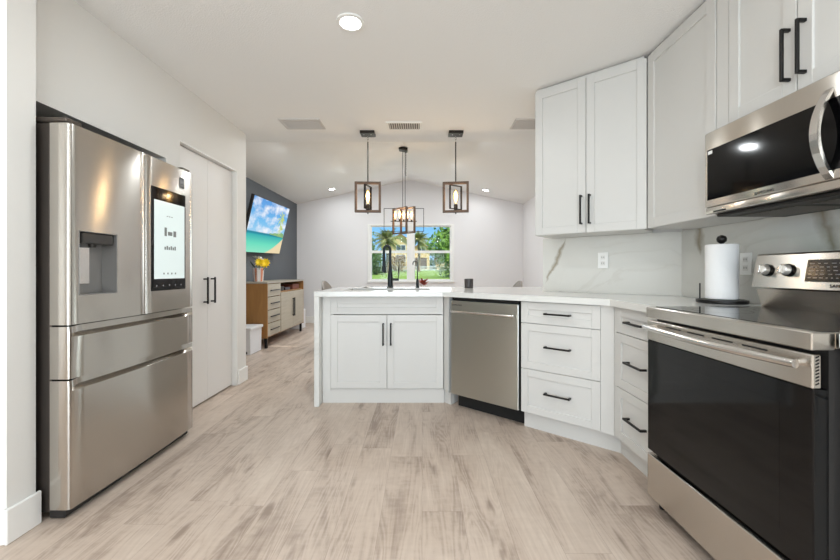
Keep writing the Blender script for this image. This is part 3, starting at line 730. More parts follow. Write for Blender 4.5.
# ------------------------------------------------------------------ ceiling things
def flush_grille(label, x, y, w, d, slats, group='flat ceiling registers'):
    t = thing('ceiling_vent', label, 'ceiling vent', (x, y, ZC), 0, group)
    bm = new_bm(); e = .022
    box(bm, -w/2, w/2, -d/2, -d/2+e, -.008, 0); box(bm, -w/2, w/2, d/2-e, d/2, -.008, 0); box(bm, -w/2, -w/2+e, -d/2+e, d/2-e, -.008, 0); box(bm, w/2-e, w/2, -d/2+e, d/2-e, -.008, 0)
    obj('frame', bm, M_TRIM if slats else M_VENT, t)
    bm = new_bm(); box(bm, -w/2+e, w/2-e, -d/2+e, d/2-e, -.002, 0); obj('backing', bm, M_VENTD if slats else M_VENT, t)
    if slats:
        for k in range(slats):
            x_ = -w/2+e+(k+.5)*(w-2*e)/slats; bm = new_bm(); box(bm, x_-.004, x_+.004, -d/2+e, d/2-e, -.008, -.0021); obj('slat', bm, M_VENT, t)
    else:
        for k in range(9):
            y_ = -d/2+e+(k+.5)*(d-2*e)/9; bm = new_bm(); box(bm, -w/2+e, w/2-e, y_-.008, y_+.003, -.006, -.0021); obj('slat', bm, M_VENT, t)
flush_grille('slatted air vent in the ceiling between the two pendant canopies', -.165, 3.60, .33, .20, 14)
flush_grille('flat grey ceiling register left of the pendants', -1.10, 3.55, .37, .24, 0)
flush_grille('flat grey ceiling register half hidden by the wall cabinet', 1.02, 3.55, .37, .24, 0)

def downlight(label, x, y, z, rot, p):
    t = thing('recessed_light', label, 'ceiling light', (x, y, z), 0, 'recessed ceiling lights'); t.rotation_euler = rot
    bm = new_bm(); lathe(bm, [(.058, -.0005), (.078, -.0005), (.076, -.007), (.06, -.010), (.055, -.006)], (0, 0, 0), 32); obj('trim_ring', bm, M_TRIM, t, smooth=True)
    bm = new_bm(); lathe(bm, [(.054, -.0075), (.054, -.0055)], (0, 0, 0), 32); obj('lens', bm, M_LENS, t)
    a_ = area('downlight', (0, 0, -.02), (0, 0, 0), .11, .11, p, (.925, .98, 1), 'DISK'); a_.parent = t
downlight('large bright recessed ceiling light above the kitchen floor', -.39, 2.10, ZC, (0, 0, 0), CAN_P)
sl = math.atan2(.5, 2.32); sr = math.atan2(.5, 2.38)
def vz(x): return (ze-.02)+(x-LXL+.1)/(RDG-LXL+.1)*(zr-ze+.02) if x < RDG else zr-(x-RDG)/(LXR+.1-RDG)*(zr-ze+.02)
for (x, y, lb) in ((-1.73, 7.4, 'small recessed light on the left slope of the vaulted ceiling'), (1.24, 7.46, 'small recessed light on the right slope of the vaulted ceiling')):
    downlight(lb, x, y, vz(x)-.001, (0, -sl if x < RDG else sr, 0), LIVING_P*.2)
# fill lamps without fixtures, added over the camera's end of the kitchen
for (x, y) in ((-.9, .5), (.6, .3), (-.9, -1.2), (.75, -1.2)):
    area('kitchen_added_fill', (x, y, ZC-.03), (0, 0, 0), .12, .12, CAN_P, (.925, .98, 1), 'DISK')
for (x, y) in ((-1.5, 4.9), (.5, 4.9), (-1.0, 6.3), (.2, 6.3)):
    area('living_added_fill', (x, y, vz(x)-.05), (0, 0, 0), .12, .12, LIVING_P, (.925, .98, 1), 'DISK')  # fill lamps added under the vault to brighten the living room, no fixtures

def frame_loop(bm, w, h, t, dep, rz=0, c=(0, 0, 0), z0=0):
    """rectangular hanging frame, hanging in the xz plane turned by rz"""
    tmp = new_bm()
    box(tmp, -w/2, -w/2+t, -dep/2, dep/2, z0, z0+h, .001, 1); box(tmp, w/2-t, w/2, -dep/2, dep/2, z0, z0+h, .001, 1)
    box(tmp, -w/2+t, w/2-t, -dep/2, dep/2, z0, z0+t, .001, 1); box(tmp, -w/2+t, w/2-t, -dep/2, dep/2, z0+h-t, z0+h, .001, 1)
    bmesh.ops.rotate(tmp, verts=tmp.verts, cent=(0, 0, 0), matrix=Matrix.Rotation(rz, 3, 'Z')); bmesh.ops.translate(tmp, verts=tmp.verts, vec=c)
    me = bpy.data.meshes.new('t'); tmp.to_mesh(me); tmp.free(); bm.from_mesh(me); bpy.data.meshes.remove(me)
def bulb(parent, x, y, z, h=.13, r=.02, name='bulb', point=0):
    bm = new_bm(); lathe(bm, [(.011, z), (.013, z+.01), (r, z+h*.35), (r, z+h*.7), (r*.6, z+h*.93), (.003, z+h)], (x, y, 0), 16)
    b_ = obj(name, bm, M_BGLASS, parent, smooth=True)
    bm = new_bm(); lathe(bm, [(.004, z+.015), (r*.55, z+h*.3), (r*.6, z+h*.7), (.004, z+h*.88)], (x, y, 0), 10)
    obj('filament', bm, M_BULB, b_, smooth=True)
    if point:
        d = bpy.data.lights.new('bulb_light', 'POINT'); d.energy = point; d.color = (1, .72, .42); d.shadow_soft_size = .02
        o = bpy.data.objects.new('bulb_light', d); COL.objects.link(o); o.parent = parent; o.location = (x+.0, y-.03, z+h*.5)
    return b_
def pendant(label, x, y, rz_in, rz_out):
    t = thing('pendant_light', label, 'pendant light', (x, y, ZC), 0, 'pendant lights over the peninsula')
    bm = new_bm(); box(bm, -.07, .07, -.06, .06, -.028, 0, .003, 1); ca = obj('canopy', bm, M_GUN, t)
    bm = new_bm(); 
    bm.free()
    for s in (-1, 1):
        bm = new_bm(); lathe(bm, [(.006, -.034), (.006, -.028)], (s*.035, -.03, 0), 10); obj('canopy_screw', bm, M_BRIGHT, ca)
    bm = new_bm()
    for k in range(3):
        z = -.04-k*.022; pts = [(.007*math.cos(a_)*(1 if k % 2 else 0), .007*math.cos(a_)*(0 if k % 2 else 1), z+.014*math.sin(a_)) for a_ in [2*PI*i/10 for i in range(11)]]
        tube(bm, pts, .002, 6)
    obj('chain', bm, M_BRIGHT, t)
    bm = new_bm(); tube(bm, [(0, 0, -.095), (0, 0, -.485)], .006, 8); obj('rod', bm, M_GUN, t)
    bm = new_bm(); frame_loop(bm, .255, .30, .022, .035, rz_out, (0, 0, -.785)); obj('outer_frame', bm, M_BRONZE, t)
    bm = new_bm(); frame_loop(bm, .15, .235, .008, .02, rz_in, (0, 0, -.755)); obj('inner_frame', bm, M_GUN, t)
    bm = new_bm(); lathe(bm, [(.006, -.80), (.006, -.765), (.019, -.758), (.019, -.715), (.014, -.705)], (0, 0, 0), 14); obj('socket', bm, M_GUN, t, smooth=True)
    bulb(t, 0, 0, -.706, .15, .028, point=2.0)
    return t
pendant('left one of the two square wood-framed pendants over the peninsula', -.53, 3.77, math.radians(74), math.radians(3))
pendant('right one of the two square wood-framed pendants over the peninsula', .33, 3.77, math.radians(35), math.radians(-8))

# chandelier over the dining table
cz = vz(RDG)
ch = thing('chandelier', 'multi-bulb chandelier of thin rectangular frames before the window', 'chandelier', (RDG, 5.89, cz))
bm = new_bm(); box(bm, -.065, .065, -.06, .06, -.055, -.012, .004, 1); ca = obj('canopy', bm, M_GUN, ch); ca.rotation_euler = (0, .18, 0)
for x in (-.014, .022):
    bm = new_bm(); tube(bm, [(x, 0, -.05), (x, 0, -.92)], .005, 8); obj('rod', bm, M_GUN, ch)
bm = new_bm()
for k in range(22):
    z = -.07-k*.017; pts = [(.035+.006*math.cos(a_)*(k % 2), .006*math.cos(a_)*(1-k % 2), z+.011*math.sin(a_)) for a_ in [2*PI*i/8 for i in range(9)]]; tube(bm, pts, .0018, 5)
obj('chain', bm, M_GUN, ch)
bm = new_bm(); frame_loop(bm, .62, .36, .008, .010, 0, (0, .06, -1.28)); obj('frame', bm, M_GUN, ch)
for (x, rz) in ((-.06, math.radians(-48)), (.06, math.radians(-48))):
    bm = new_bm(); frame_loop(bm, .34, .40, .020, .030, rz, (x, 0, -1.32)); obj('frame', bm, M_BRONZE, ch)
bm = new_bm(); tube(bm, [(-.2, .0, -1.13), (.2, .0, -1.13)], .006, 8)
BP = [(-.13, .03), (-.06, -.03), (.0, .03), (.06, -.03), (.12, .02)]
for (x, y) in BP: tube(bm, [(x, 0, -1.13), (x, y, -1.13), (x, y, -1.10)], .012, 8)
obj('bulb_bar', bm, M_GUN, ch)
for i, (x, y) in enumerate(BP): bulb(ch, x, y, -1.10, .14, .022, point=1.2)

# ------------------------------------------------------------------ living room
# television tilted out from the charcoal wall: local x along +Y, y towards the wall, z up the screen
tv = thing('television', 'wall-mounted flat television showing a tropical beach', 'television', (-2.385, 5.98, 1.75), PI/2)
tilt = bpy.data.objects.new  # (tilt is applied on the thing itself)
tv.rotation_euler = Matrix.Rotation(PI/2, 4, 'Z').to_euler()
tv.rotation_mode = 'XYZ'
_m = Matrix.Rotation(PI/2+.015, 4, 'Z') @ Matrix.Rotation(math.radians(13.5), 4, 'X') @ Matrix.Rotation(math.radians(-1.5), 4, 'Y')
tv.rotation_euler = _m.to_euler()
TW, TH = 1.44, .82
bm = new_bm(); box(bm, -TW/2, TW/2, 0, .045, -TH/2, TH/2, .006, 2); obj('case', bm, M_DARK, tv)
def beach_mat():
    m = bpy.data.materials.new('beach_picture'); m.use_nodes = True; n = m.node_tree.nodes; l = m.node_tree.links; n.clear()
    o = n.new('ShaderNodeOutputMaterial'); em = n.new('ShaderNodeEmission'); tc = n.new('ShaderNodeTexCoord'); sp = n.new('ShaderNodeSeparateXYZ'); l.new(tc.outputs['Object'], sp.inputs[0])
    def mth(op, a, bb=0.0, clamp=False):
        x = n.new('ShaderNodeMath'); x.operation = op; x.use_clamp = clamp
        for i, v in enumerate((a, bb)):
            if isinstance(v, (int, float)): x.inputs[i].default_value = v
            else: l.new(v, x.inputs[i])
        return x.outputs[0]
    def ramp(fac, els):
        r_ = n.new('ShaderNodeValToRGB'); e = r_.color_ramp.elements; e[0].position, e[0].color = els[0][0], lin(els[0][1])+(1,); e[1].position, e[1].color = els[-1][0], lin(els[-1][1])+(1,)
        for p_, c_ in els[1:-1]: q_ = e.new(p_); q_.color = lin(c_)+(1,)
        l.new(fac, r_.inputs[0]); return r_.outputs[0]
    def mix(f, a, b_):
        x = n.new('ShaderNodeMix'); x.data_type = 'RGBA'; l.new(f, x.inputs['Factor'])
        for k, v in (('A', a), ('B', b_)):
            if isinstance(v, tuple): x.inputs[k].default_value = lin(v)+(1,)
            else: l.new(v, x.inputs[k])
        return x.outputs['Result']
    h = mth('ADD', mth('DIVIDE', sp.outputs['Z'], TH), .5)
    sky = ramp(h, [(.3, (170, 214, 240)), (.6, (120, 190, 238)), (1, (96, 156, 224))])
    mp = n.new('ShaderNodeMapping'); mp.inputs['Scale'].default_value = (2.2, 1, 5); l.new(tc.outputs['Object'], mp.inputs[0])
    no = n.new('ShaderNodeTexNoise'); no.inputs['Scale'].default_value = 1.5; no.inputs['Detail'].default_value = 6; l.new(mp.outputs[0], no.inputs['Vector'])
    cl = mth('MULTIPLY', mth('SUBTRACT', no.outputs['Fac'], .44, True), 5, True)
    sky = mix(cl, sky, (238, 242, 250))
    sea = ramp(h, [(0, (150, 230, 198)), (.18, (110, 220, 190)), (.34, (64, 176, 178)), (.36, (50, 140, 160))])
    land = mth('MULTIPLY', mth('SUBTRACT', .40, h), 60, True)
    pic = mix(land, sky, sea)
    # sand curving in from the right
    x = mth('ADD', mth('DIVIDE', sp.outputs['X'], TW), .5)
    dx_ = mth('SUBTRACT', x, .24); edge = mth('ADD', mth('MULTIPLY', mth('MULTIPLY', dx_, dx_), .66), -.03)
    sand = mth('MULTIPLY', mth('MULTIPLY', mth('SUBTRACT', edge, h), 40, True), mth('MULTIPLY', dx_, 60, True))
    pic = mix(sand, pic, (236, 216, 176))
    l.new(pic, em.inputs[0]); em.inputs[1].default_value = .78; l.new(em.outputs[0], o.inputs[0]); return m
bm = new_bm(); box(bm, -TW/2+.012, TW/2-.012, -.0012, .001, -TH/2+.014, TH/2-.012)
scn = obj('screen', bm, beach_mat(), tv)
M_PALM = mat('picture_palm', (150, 165, 90), .6, emit=.55, emit_rgb=(150, 165, 95)); M_TREEL = mat('picture_trees', (96, 140, 80), .6, emit=.4, emit_rgb=(120, 160, 110))
bm = new_bm()
def poly(bm, pts, y): bm.faces.new([bm.verts.new((p[0], y, p[1])) for p in pts])
for k in range(14): # palm crowns
    cxp, czp = ((.44, .20) if k < 8 else (.50, .02)); a_ = k*.82; L_ = .17 if k < 8 else .12
    ex, ez = cxp+L_*math.cos(a_), czp+L_*math.sin(a_)*.9-.03; nx, nz = -math.sin(a_)*.02, math.cos(a_)*.02
    poly(bm, [(cxp-nx*.3, czp-nz*.3), ((cxp+ex)/2+nx, (czp+ez)/2+nz+.02), (ex, ez), ((cxp+ex)/2-nx, (czp+ez)/2-nz)], -.0016)
poly(bm, [(.535, -.10), (.55, -.10), (.46, .2), (.445, .2)], -.0015)
obj('picture_palm', bm, M_PALM, scn)
bm = new_bm(); pts = [(.08, -.095)]+[(.08+.62*i/18, -.085+.012*(i/18)+random.uniform(0, .035)*(.4+i/18)) for i in range(19)]+[(.70, -.12)]; poly(bm, pts, -.0014); obj('picture_shoreline', bm, M_TREEL, scn)
bm = new_bm(); box(bm, -.2, .2, .046, .09, -.15, .15); box(bm, -.25, .25, .075, .11, -.30, -.25); obj('wall_mount', bm, M_BLACK, tv)

# console (local x -> +Y, local y -> -X)
CL = 1.63
co = thing('media_console', 'wooden media console with four drawers and two doors under the television', 'console', (-2.14, 5.33, 0), PI/2)
cz0, cz1 = .145, .925
bm = new_bm(); box(bm, 0, .02, .002, .42, cz0, cz1-.022); box(bm, CL-.02, CL, .002, .42, cz0, cz1-.022); box(bm, .02, CL-.02, .02, .42, cz0, cz0+.02); box(bm, .02, CL-.02, .40, .42, cz0+.02, cz1-.022); box(bm, .50, .52, .02, .40, cz0+.02, cz1-.022); box(bm, .52, CL-.02, .02, .40, .755, .772); obj('body', bm, M_OAKB, co)
bm = new_bm(); box(bm, -.004, CL+.004, -.002, .424, cz1-.022, cz1, .002, 1); obj('top', bm, wood_mat('console_top_grey', (176, 166, 152), (150, 140, 126), (3, 20, 3)), co)
M_HN = mat('console_handle', (60, 62, 66), .4, .5)
for k in range(4):
    z1 = cz1-.03-k*.185; z0 = z1-.175; bm = new_bm(); box(bm, .022, .498, -.0, .018, z0, z1, .002, 1); d = obj('drawer', bm, M_OAKP, co)
    bm = new_bm(); box(bm, .10, .42, -.022, -.012, (z0+z1)/2-.006, (z0+z1)/2+.006); box(bm, .11, .12, -.014, 0, (z0+z1)/2-.005, (z0+z1)/2+.005); box(bm, .40, .41, -.014, 0, (z0+z1)/2-.005, (z0+z1)/2+.005); obj('handle', bm, M_HN, d)
for (x0, x1, hx) in ((.524, 1.062, 1.035), (1.066, CL-.022, 1.093)):
    bm = new_bm(); box(bm, x0, x1, 0, .018, cz0+.015, .752, .002, 1); d = obj('door', bm, M_OAKP, co)
    bm = new_bm(); box(bm, hx-.008, hx+.008, -.026, -.014, .34, .64); box(bm, hx-.006, hx+.006, -.016, 0, .35, .362); box(bm, hx-.006, hx+.006, -.016, 0, .618, .63); obj('handle', bm, M_DARK, d)
for x in (.03, CL-.07):
    for y in (.02, .36):
        bm = new_bm(); box(bm, x, x+.035, y, y+.035, 0, cz0-.0005, .003, 1); obj('leg', bm, M_BLACK, co)
def shelf_item(name, label, cat, x, w, d, h, m):
    p_ = (-2.14-.05-d/2, 5.33+x, .7725); bm = new_bm(); box(bm, -d/2, d/2, -w/2, w/2, 0, h, .004, 1)
    return tag(obj(name, bm, m, loc=p_), label, cat)
shelf_item('media_player', 'black electronics box on the console shelf, nearest the drawers', 'electronics', .66, .24, .22, .07, M_DARK)
shelf_item('router', 'low black box with grey lid in the middle of the console shelf', 'electronics', .95, .22, .2, .045, mat('router_grey', (70, 66, 74), .4))
shelf_item('storage_box', 'reddish brown box at the far end of the console shelf', 'box', 1.36, .34, .22, .085, mat('box_red_brown', (120, 66, 48), .6))

# vase with yellow flowers
vs_ = thing('flower_vase', 'white and copper vase with yellow flowers on the console', 'vase', (-2.36, 5.56, cz1+.001))
bm = new_bm(); lathe(bm, [(.06, 0), (.066, .01), (.078, .17), (.08, .2), (.074, .2), (.062, .02)], (0, 0, 0), 8); vo = obj('pot', bm, mat('vase_white_ceramic', (232, 226, 224), .35), vs_)
bm = new_bm()
for a_ in (.2, 1.6, 3.1, 4.4, 5.5):
    c0, s0 = math.cos(a_), math.sin(a_); c1, s1 = math.cos(a_+.45), math.sin(a_+.45)
    bm.faces.new([bm.verts.new(p_) for p_ in ((.0665*c0, .0665*s0, .005), (.0665*c1, .0665*s1, .005), (.081*c1, .081*s1, .195), (.081*c0*1, .081*s0, .195))])
obj('copper_band', bm, mat('copper_stripe', (226, 150, 120), .35, .4), vo)
def petal(bm, c, d, up, L_, w):
    c = Vector(c); d = Vector(d).normalized(); s = d.cross(Vector(up)).normalized()
    bm.faces.new([bm.verts.new(p_) for p_ in (c, c+d*L_*.5+s*w, c+d*L_, c+d*L_*.5-s*w)])
M_YEL = mat('yellow_petals', (255, 218, 40), .6); M_WPET = mat('pale_petals', (222, 218, 212), .6); M_LEAFD = mat('dark_leaf', (58, 70, 56), .6); M_STEM = mat('green_stem', (80, 104, 60), .6)
def flower(m, c, R_, n_=26, flat=(0, -1, .3)):
    ax = Vector(flat).normalized(); a1 = ax.orthogonal().normalized(); a2 = ax.cross(a1)
    bm = new_bm(); tube(bm, [(c[0]*.2, c[1]*.2, .02), (c[0]*.6, c[1]*.6, .15), c], .004, 6)
    st = obj('flower_stem', bm, M_STEM, vs_); bm = new_bm()
    for k in range(n_):
        t_ = 2*PI*k/n_*2.4; e_ = .15+.5*(k/n_); petal(bm, c, a1*math.cos(t_)+a2*math.sin(t_)+ax*e_, ax, R_*(1-.3*k/n_), R_*.2)
    obj('flower_head', bm, m, st)
flower(M_YEL, (.11, -.02, .265), .085); flower(M_YEL, (.05, -.09, .28), .075); flower(M_YEL, (.06, .06, .27), .07)
flower(M_WPET, (-.02, -.02, .34), .09, 16, (0, 0, 1)); flower(M_WPET, (.0, .06, .31), .07, 14, (.5, -.5, .6))
for (dx_, dy_) in ((-.12, -.02), (-.10, .05), (-.03, -.10)):
    bm = new_bm(); petal(bm, (dx_*.3, dy_*.3, .16), (dx_, dy_, .10), (0, 0, 1), .21, .018); obj('leaf', bm, M_LEAFD, vs_)

# white lidded bin in front of the console
bn = thing('storage_bin', 'white lidded bin on the floor in front of the console', 'bin', (-2.33, 5.09, 0))
M_BIN = mat('white_bin_plastic', (222, 222, 224), .45)
bm = new_bm(); xprism(bm, [(-.165, .006), (.165, .006), (.18, .315), (-.18, .315)], -.135, .135); obj('body', bm, M_BIN, bn)
bm = new_bm(); box(bm, -.152, .152, -.195, .195, .3155, .352, .006, 2); obj('lid', bm, M_BIN, bn)
bm = new_bm(); lathe(bm, [(.018, -.006), (.018, .006)], (.08, -.172, .03), 12, 'y'); obj('wheel', bm, M_DARK, bn)
bm = new_bm(); box(bm, -2.45, -2.22, 7.10, 7.35, .001, .36, .015, 2)
tag(obj('small_bin', bm, M_BIN), 'small white box on the floor past the far end of the console', 'bin')

# dining set behind the peninsula
M_TBL = wood_mat('table_wood', (120, 96, 74), (150, 124, 98), (2, 14, 14))
dt = thing('dining_table', 'dining table hidden behind the peninsula under the chandelier', 'table', (-.05, 6.0, 0))
bm = new_bm(); box(bm, -.85, .85, -.45, .45, .72, .755, .005, 1); obj('tabletop', bm, M_TBL, dt)
for sx in (-1, 1):
    for sy in (-1, 1): bm = new_bm(); box(bm, sx*.80-.03, sx*.80+.03, sy*.40-.03, sy*.40+.03, 0, .719); obj('leg', bm, M_BLACK, dt)
M_CH = mat('grey_chair_fabric', (150, 144, 138), .9); 
def chair(label, x, y, rz):
    c = thing('dining_chair', label, 'chair', (x, y, 0), rz, 'dining chairs at the table ends')
    bm = new_bm(); box(bm, -.23, .23, -.22, .22, .42, .48, .02, 3); obj('seat', bm, M_CH, c)
    bm = new_bm(); n_ = 12; cs = []
    for i in range(n_+1):
        a_ = math.radians(-55+110*i/n_); xx, yy = .25*math.sin(a_), .235-.09*(1-math.cos(a_))*1.4; h = .945-.10*(abs(i-n_/2)/(n_/2))**2
        cs.append([bm.verts.new(p_) for p_ in ((xx, yy, .50), (xx, yy+.02, h), (xx, yy+.045, h), (xx, yy+.035, .50))])
    for i in range(n_):
        for k in range(4): bm.faces.new((cs[i][k], cs[i+1][k], cs[i+1][(k+1) % 4], cs[i][(k+1) % 4]))
    bm.faces.new(cs[0][::-1]); bm.faces.new(cs[-1]); obj('backrest', bm, M_CH, c, smooth=True)
    for sx in (-1, 1):
        for sy in (-1, 1): bm = new_bm(); tube(bm, [(sx*.18, sy*.17, .42), (sx*.21, sy*.20, 0)], [.016, .010], 8); obj('leg', bm, M_GUN, c)
    return c
chair('grey dining chair whose back shows left above the peninsula counter', -1.10, 5.35, math.radians(90))
chair('grey dining chair whose back shows above the counter near the backsplash', 1.10, 5.35, math.radians(-90))
pl = thing('potted_plant', 'small plant with reddish leaves on the dining table', 'plant', (.02, 5.85, .756))
bm = new_bm(); lathe(bm, [(.045, 0), (.06, .11), (.055, .11), (.045, .09)], (0, 0, 0), 16); obj('pot', bm, M_OUTLET, pl, smooth=True)
bm = new_bm()
for k in range(40):
    a_ = random.uniform(0, 2*PI); petal(bm, (.02*math.cos(a_), .02*math.sin(a_), .10+random.uniform(0, .06)), (math.cos(a_), math.sin(a_), random.uniform(.2, 1.6)), (0, 0, 1), random.uniform(.06, .11), .018)
obj('foliage', bm, mat('red_brown_leaves', (150, 62, 44), .6), pl)

# ------------------------------------------------------------------ outdoors
def gz(y): return -.15 if y < 9 else -.15+1.35*min(1, (y-9)/38)
bm = new_bm(); nx, ny = 24, 40; V = [[None]*(ny+1) for _ in range(nx+1)]
for i in range(nx+1):
    for j in range(ny+1):
        x = -30+60*i/nx; y = 8.2+75*j/ny; V[i][j] = bm.verts.new((x, y, gz(y)+random.uniform(-.02, .02)))
for i in range(nx):
    for j in range(ny): bm.faces.new((V[i][j], V[i+1][j], V[i+1][j+1], V[i][j+1]))
M_GRASS = mat('lawn_grass', (150, 178, 70), .95, var=.35)
tag(obj('lawn', bm, M_GRASS, smooth=True), 'green grass lawn outside the window', 'grass', kind='stuff')

def leaf_mat(name, rgb): return mat(name, rgb, .7, var=.45)
def tree(label, x, y, h, cr, cw, rgb, n_=1500, cat='tree', seed=0, low=.25, leaf=.16, name='tree', trunk=True, group='trees outside the window'):
    R = random.Random(seed); z0 = gz(y)
    t = thing(name, label, cat, (x, y, z0), 0, group)
    if trunk:
        bm = new_bm(); tube(bm, [(0, 0, -.2), (.03*h, 0, h*.3), (0, .02*h, h*.6)], [.05*h*.6, .035*h*.6, .02*h*.6], 8)
        for k in range(5):
            a_ = k*1.3; tube(bm, [(.02*h, 0, h*.38), (cw*.5*math.cos(a_), cw*.5*math.sin(a_), h*.7)], [.018*h*.6, .006*h], 6)
        obj('trunk', bm, mat('bark', (104, 88, 70), .9), t)
    bm = new_bm(); cl = [(Vector((R.uniform(-1, 1)*cw*.75, R.uniform(-1, 1)*cw*.6, h*low+(h*(1-low))*R.uniform(.1, .92))), R.uniform(.35, .6)*cr) for _ in range(16)]
    for k in range(n_):
        c_, rr = cl[k % 16]; d = Vector((R.gauss(0, 1), R.gauss(0, 1), R.gauss(0, 1))).normalized(); p_ = c_+d*rr*R.uniform(.6, 1.05)
        s = leaf*R.uniform(.6, 1.3); a1 = Vector((R.gauss(0, 1), R.gauss(0, 1), R.gauss(0, 1))).normalized(); a2 = a1.orthogonal().normalized()
        bm.faces.new([bm.verts.new(q_) for q_ in (p_-a1*s*.5, p_+a2*s*.28, p_+a1*s*.5, p_-a2*s*.28)])
    obj('foliage', bm, leaf_mat(name+'_leaves_%d_%d_%d' % rgb, rgb), t); return t
def palm(label, x, y, h, cr, seed=0):
    R = random.Random(seed); z0 = gz(y); t = thing('palm_tree', label, 'tree', (x, y, z0), 0, 'palms outside the window')
    bm = new_bm(); tube(bm, [(0, 0, -.2), (.05, 0, h*.5), (0, 0, h)], [.2, .15, .13], 10); obj('trunk', bm, mat('palm_bark', (140, 122, 98), .9), t)
    bm = new_bm()
    for k in range(60):
        az = R.uniform(0, 2*PI); el = R.uniform(-.7, 1.3); L_ = cr*R.uniform(.75, 1.05); prev = None
        hd = Vector((math.cos(az), math.sin(az), 0)); sd = Vector((-math.sin(az), math.cos(az), 0)); base = Vector((0, 0, h))
        for i in range(9):
            u_ = i/8; p_ = base+hd*L_*u_*math.cos(el)+Vector((0, 0, L_*u_*math.sin(el)-.35*cr*u_*u_))
            w = .22*cr*math.sin(PI*min(1, u_*.9+.1))
            if prev is not None:
                for s in (-1, 1):
                    bm.faces.new([bm.verts.new(q_) for q_ in (prev, (prev+p_)/2, p_+sd*s*w+Vector((0, 0, -.3*w)), )])
                    bm.faces.new([bm.verts.new(q_) for q_ in ((prev+p_)/2, p_, p_+sd*s*w*.8+hd*.1+Vector((0, 0, -.5*w)), )])
            prev = p_
    obj('fronds', bm, leaf_mat('palm_fronds', (168, 172, 98)), t); return t
palm('palm tree seen in the left half of the window', -3.45, 38, 3.4, 2.0, 3)
palm('palm tree just right of the window mullion', -.35, 41, 3.5, 1.7, 5)
tree('big leafy green tree filling the right half of the window', 1.75, 22, 4.2, 1.5, 1.15, (126, 168, 58), 3600, seed=2, leaf=.26, low=.12)
tree('green tree at the left edge of the window', -6.0, 37, 3.9, 1.7, 1.1, (120, 150, 60), 1500, seed=4, leaf=.3, low=.1)
tree('low shrub with orange-brown leaves below the left palm', -2.0, 33, 1.75, .75, .75, (150, 120, 70), 800, cat='shrub', seed=6, leaf=.16, low=.1, name='shrub')
tree('dark green shrub beneath the green tree at the left', -4.0, 34, 1.6, .9, .8, (84, 112, 64), 900, cat='shrub', seed=8, leaf=.18, low=.05, name='shrub')
tree('green hedge shrub below the big tree at the right', 2.4, 30, 1.6, 1.0, 1.4, (90, 120, 60), 1200, cat='shrub', seed=9, leaf=.18, low=.05, name='shrub')

M_HOUSE = mat('tan_stucco', (232, 200, 146), .9, bump=(20, .1)); M_ROOF = mat('tan_roof_tile', (178, 140, 108), .85); M_HWIN = mat('house_window_glass', (96, 104, 112), .2)
def wing(parent, x0, x1, y0, y1, z0, ze_, zp):
    xm = (x0+x1)/2; bm = new_bm(); pts = [(x0, z0), (x1, z0), (x1, ze_), (xm, zp), (x0, ze_)]
    a_ = [bm.verts.new((p_[0], y0, p_[1])) for p_ in pts]; b_ = [bm.verts.new((p_[0], y1, p_[1])) for p_ in pts]
    bm.faces.new(a_); bm.faces.new(b_[::-1])
    for i in range(5): bm.faces.new((a_[i], b_[i], b_[(i+1) % 5], a_[(i+1) % 5]))
    w = obj('wall', bm, M_HOUSE, parent); bm = new_bm(); o_ = .25; th = .14
    for s, xe in ((-1, x0), (1, x1)):
        sl_ = (zp-ze_)/(xm-x0); xo = xe+s*o_; zo = ze_-o_*sl_
        q_ = [(xm, zp+.01), (xo, zo+.01), (xo, zo+th), (xm, zp+th)]
        a_ = [bm.verts.new((p_[0], y0-.3, p_[1])) for p_ in q_]; b_ = [bm.verts.new((p_[0], y1+.1, p_[1])) for p_ in q_]
        bm.faces.new(a_); bm.faces.new(b_[::-1])
        for i in range(4): bm.faces.new((a_[i], b_[i], b_[(i+1) % 4], a_[(i+1) % 4]))
    obj('roof', bm, M_ROOF, parent); return w
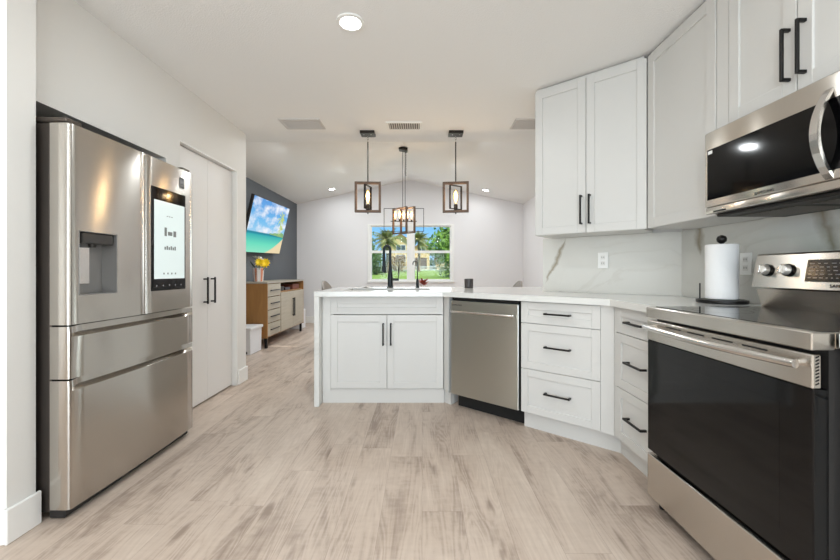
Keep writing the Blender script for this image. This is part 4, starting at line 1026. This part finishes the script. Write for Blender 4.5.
def hwin(parent, x0, x1, y, z0, z1):
    bm = new_bm(); e = .08; box(bm, x0-e, x1+e, y-.05, y, z0-e, z1+e); f = obj('window', bm, M_TRIM, parent)
    bm = new_bm(); xm = (x0+x1)/2; box(bm, x0, xm-.04, y-.07, y-.051, z0, z1); box(bm, xm+.04, x1, y-.07, y-.051, z0, z1); obj('pane', bm, M_HWIN, f)
hs = thing('house', 'tan two-storey house with gabled roofs beyond the lawn', 'house', (-1, 55, gz(55)))
def H(x): return x+1
zb = gz(55)
wing(hs, H(-4.9), H(-1.3), 0, 7, -.1, 5.1-zb, 6.3-zb); wing(hs, H(-1.25), H(1.1), 1.0, 8, -.1, 4.3-zb, 5.2-zb); wing(hs, H(2.2), H(5.2), 2, 8, -.1, 1.9-zb+1, 2.6-zb+1)
hwin(hs, H(-3.6), H(-2.4), 0, 4.1-zb, 4.75-zb); hwin(hs, H(-.55), H(.45), 1.0, 3.9-zb, 4.5-zb)
bm = new_bm(); box(bm, H(-1.1), H(.7), .94, 1.0, .2, 1.8); obj('garage_door', bm, mat('garage_shade_brown', (110, 92, 78), .8), hs)
hwin(hs, H(-3.6), H(-2.4), 0, 1.2, 2.1)
fn = thing('fence', 'low white picket fence at the far side of the lawn', 'fence', (0, 43, gz(43)))
for s in range(13):
    x0 = -9+s*1.5
    bm = new_bm(); box(bm, x0-.05, x0+.05, -.05, .05, -.1, .62); obj('post', bm, M_TRIM, fn)
    if s < 12:
        bm = new_bm(); box(bm, x0+.05, x0+1.45, -.015, .015, .12, .18); box(bm, x0+.05, x0+1.45, -.015, .015, .46, .52)
        for k in range(9): box(bm, x0+.13+k*.15, x0+.18+k*.15, -.012, .012, .02, .56)
        obj('fence_panel', bm, M_TRIM, fn)
# exterior dense hedge closing the horizon on both sides
for (x, y, lb) in ((-11, 66, 'tall tree line left behind the house'), (3.2, 78, 'tall tree line filling the gap right of the house'), (10.5, 64, 'tall tree line right behind the house')):
    tree(lb, x, y, 5.0, 2.6, 5.0, (96, 130, 66), 1800, seed=int(y), leaf=.5, low=.05)
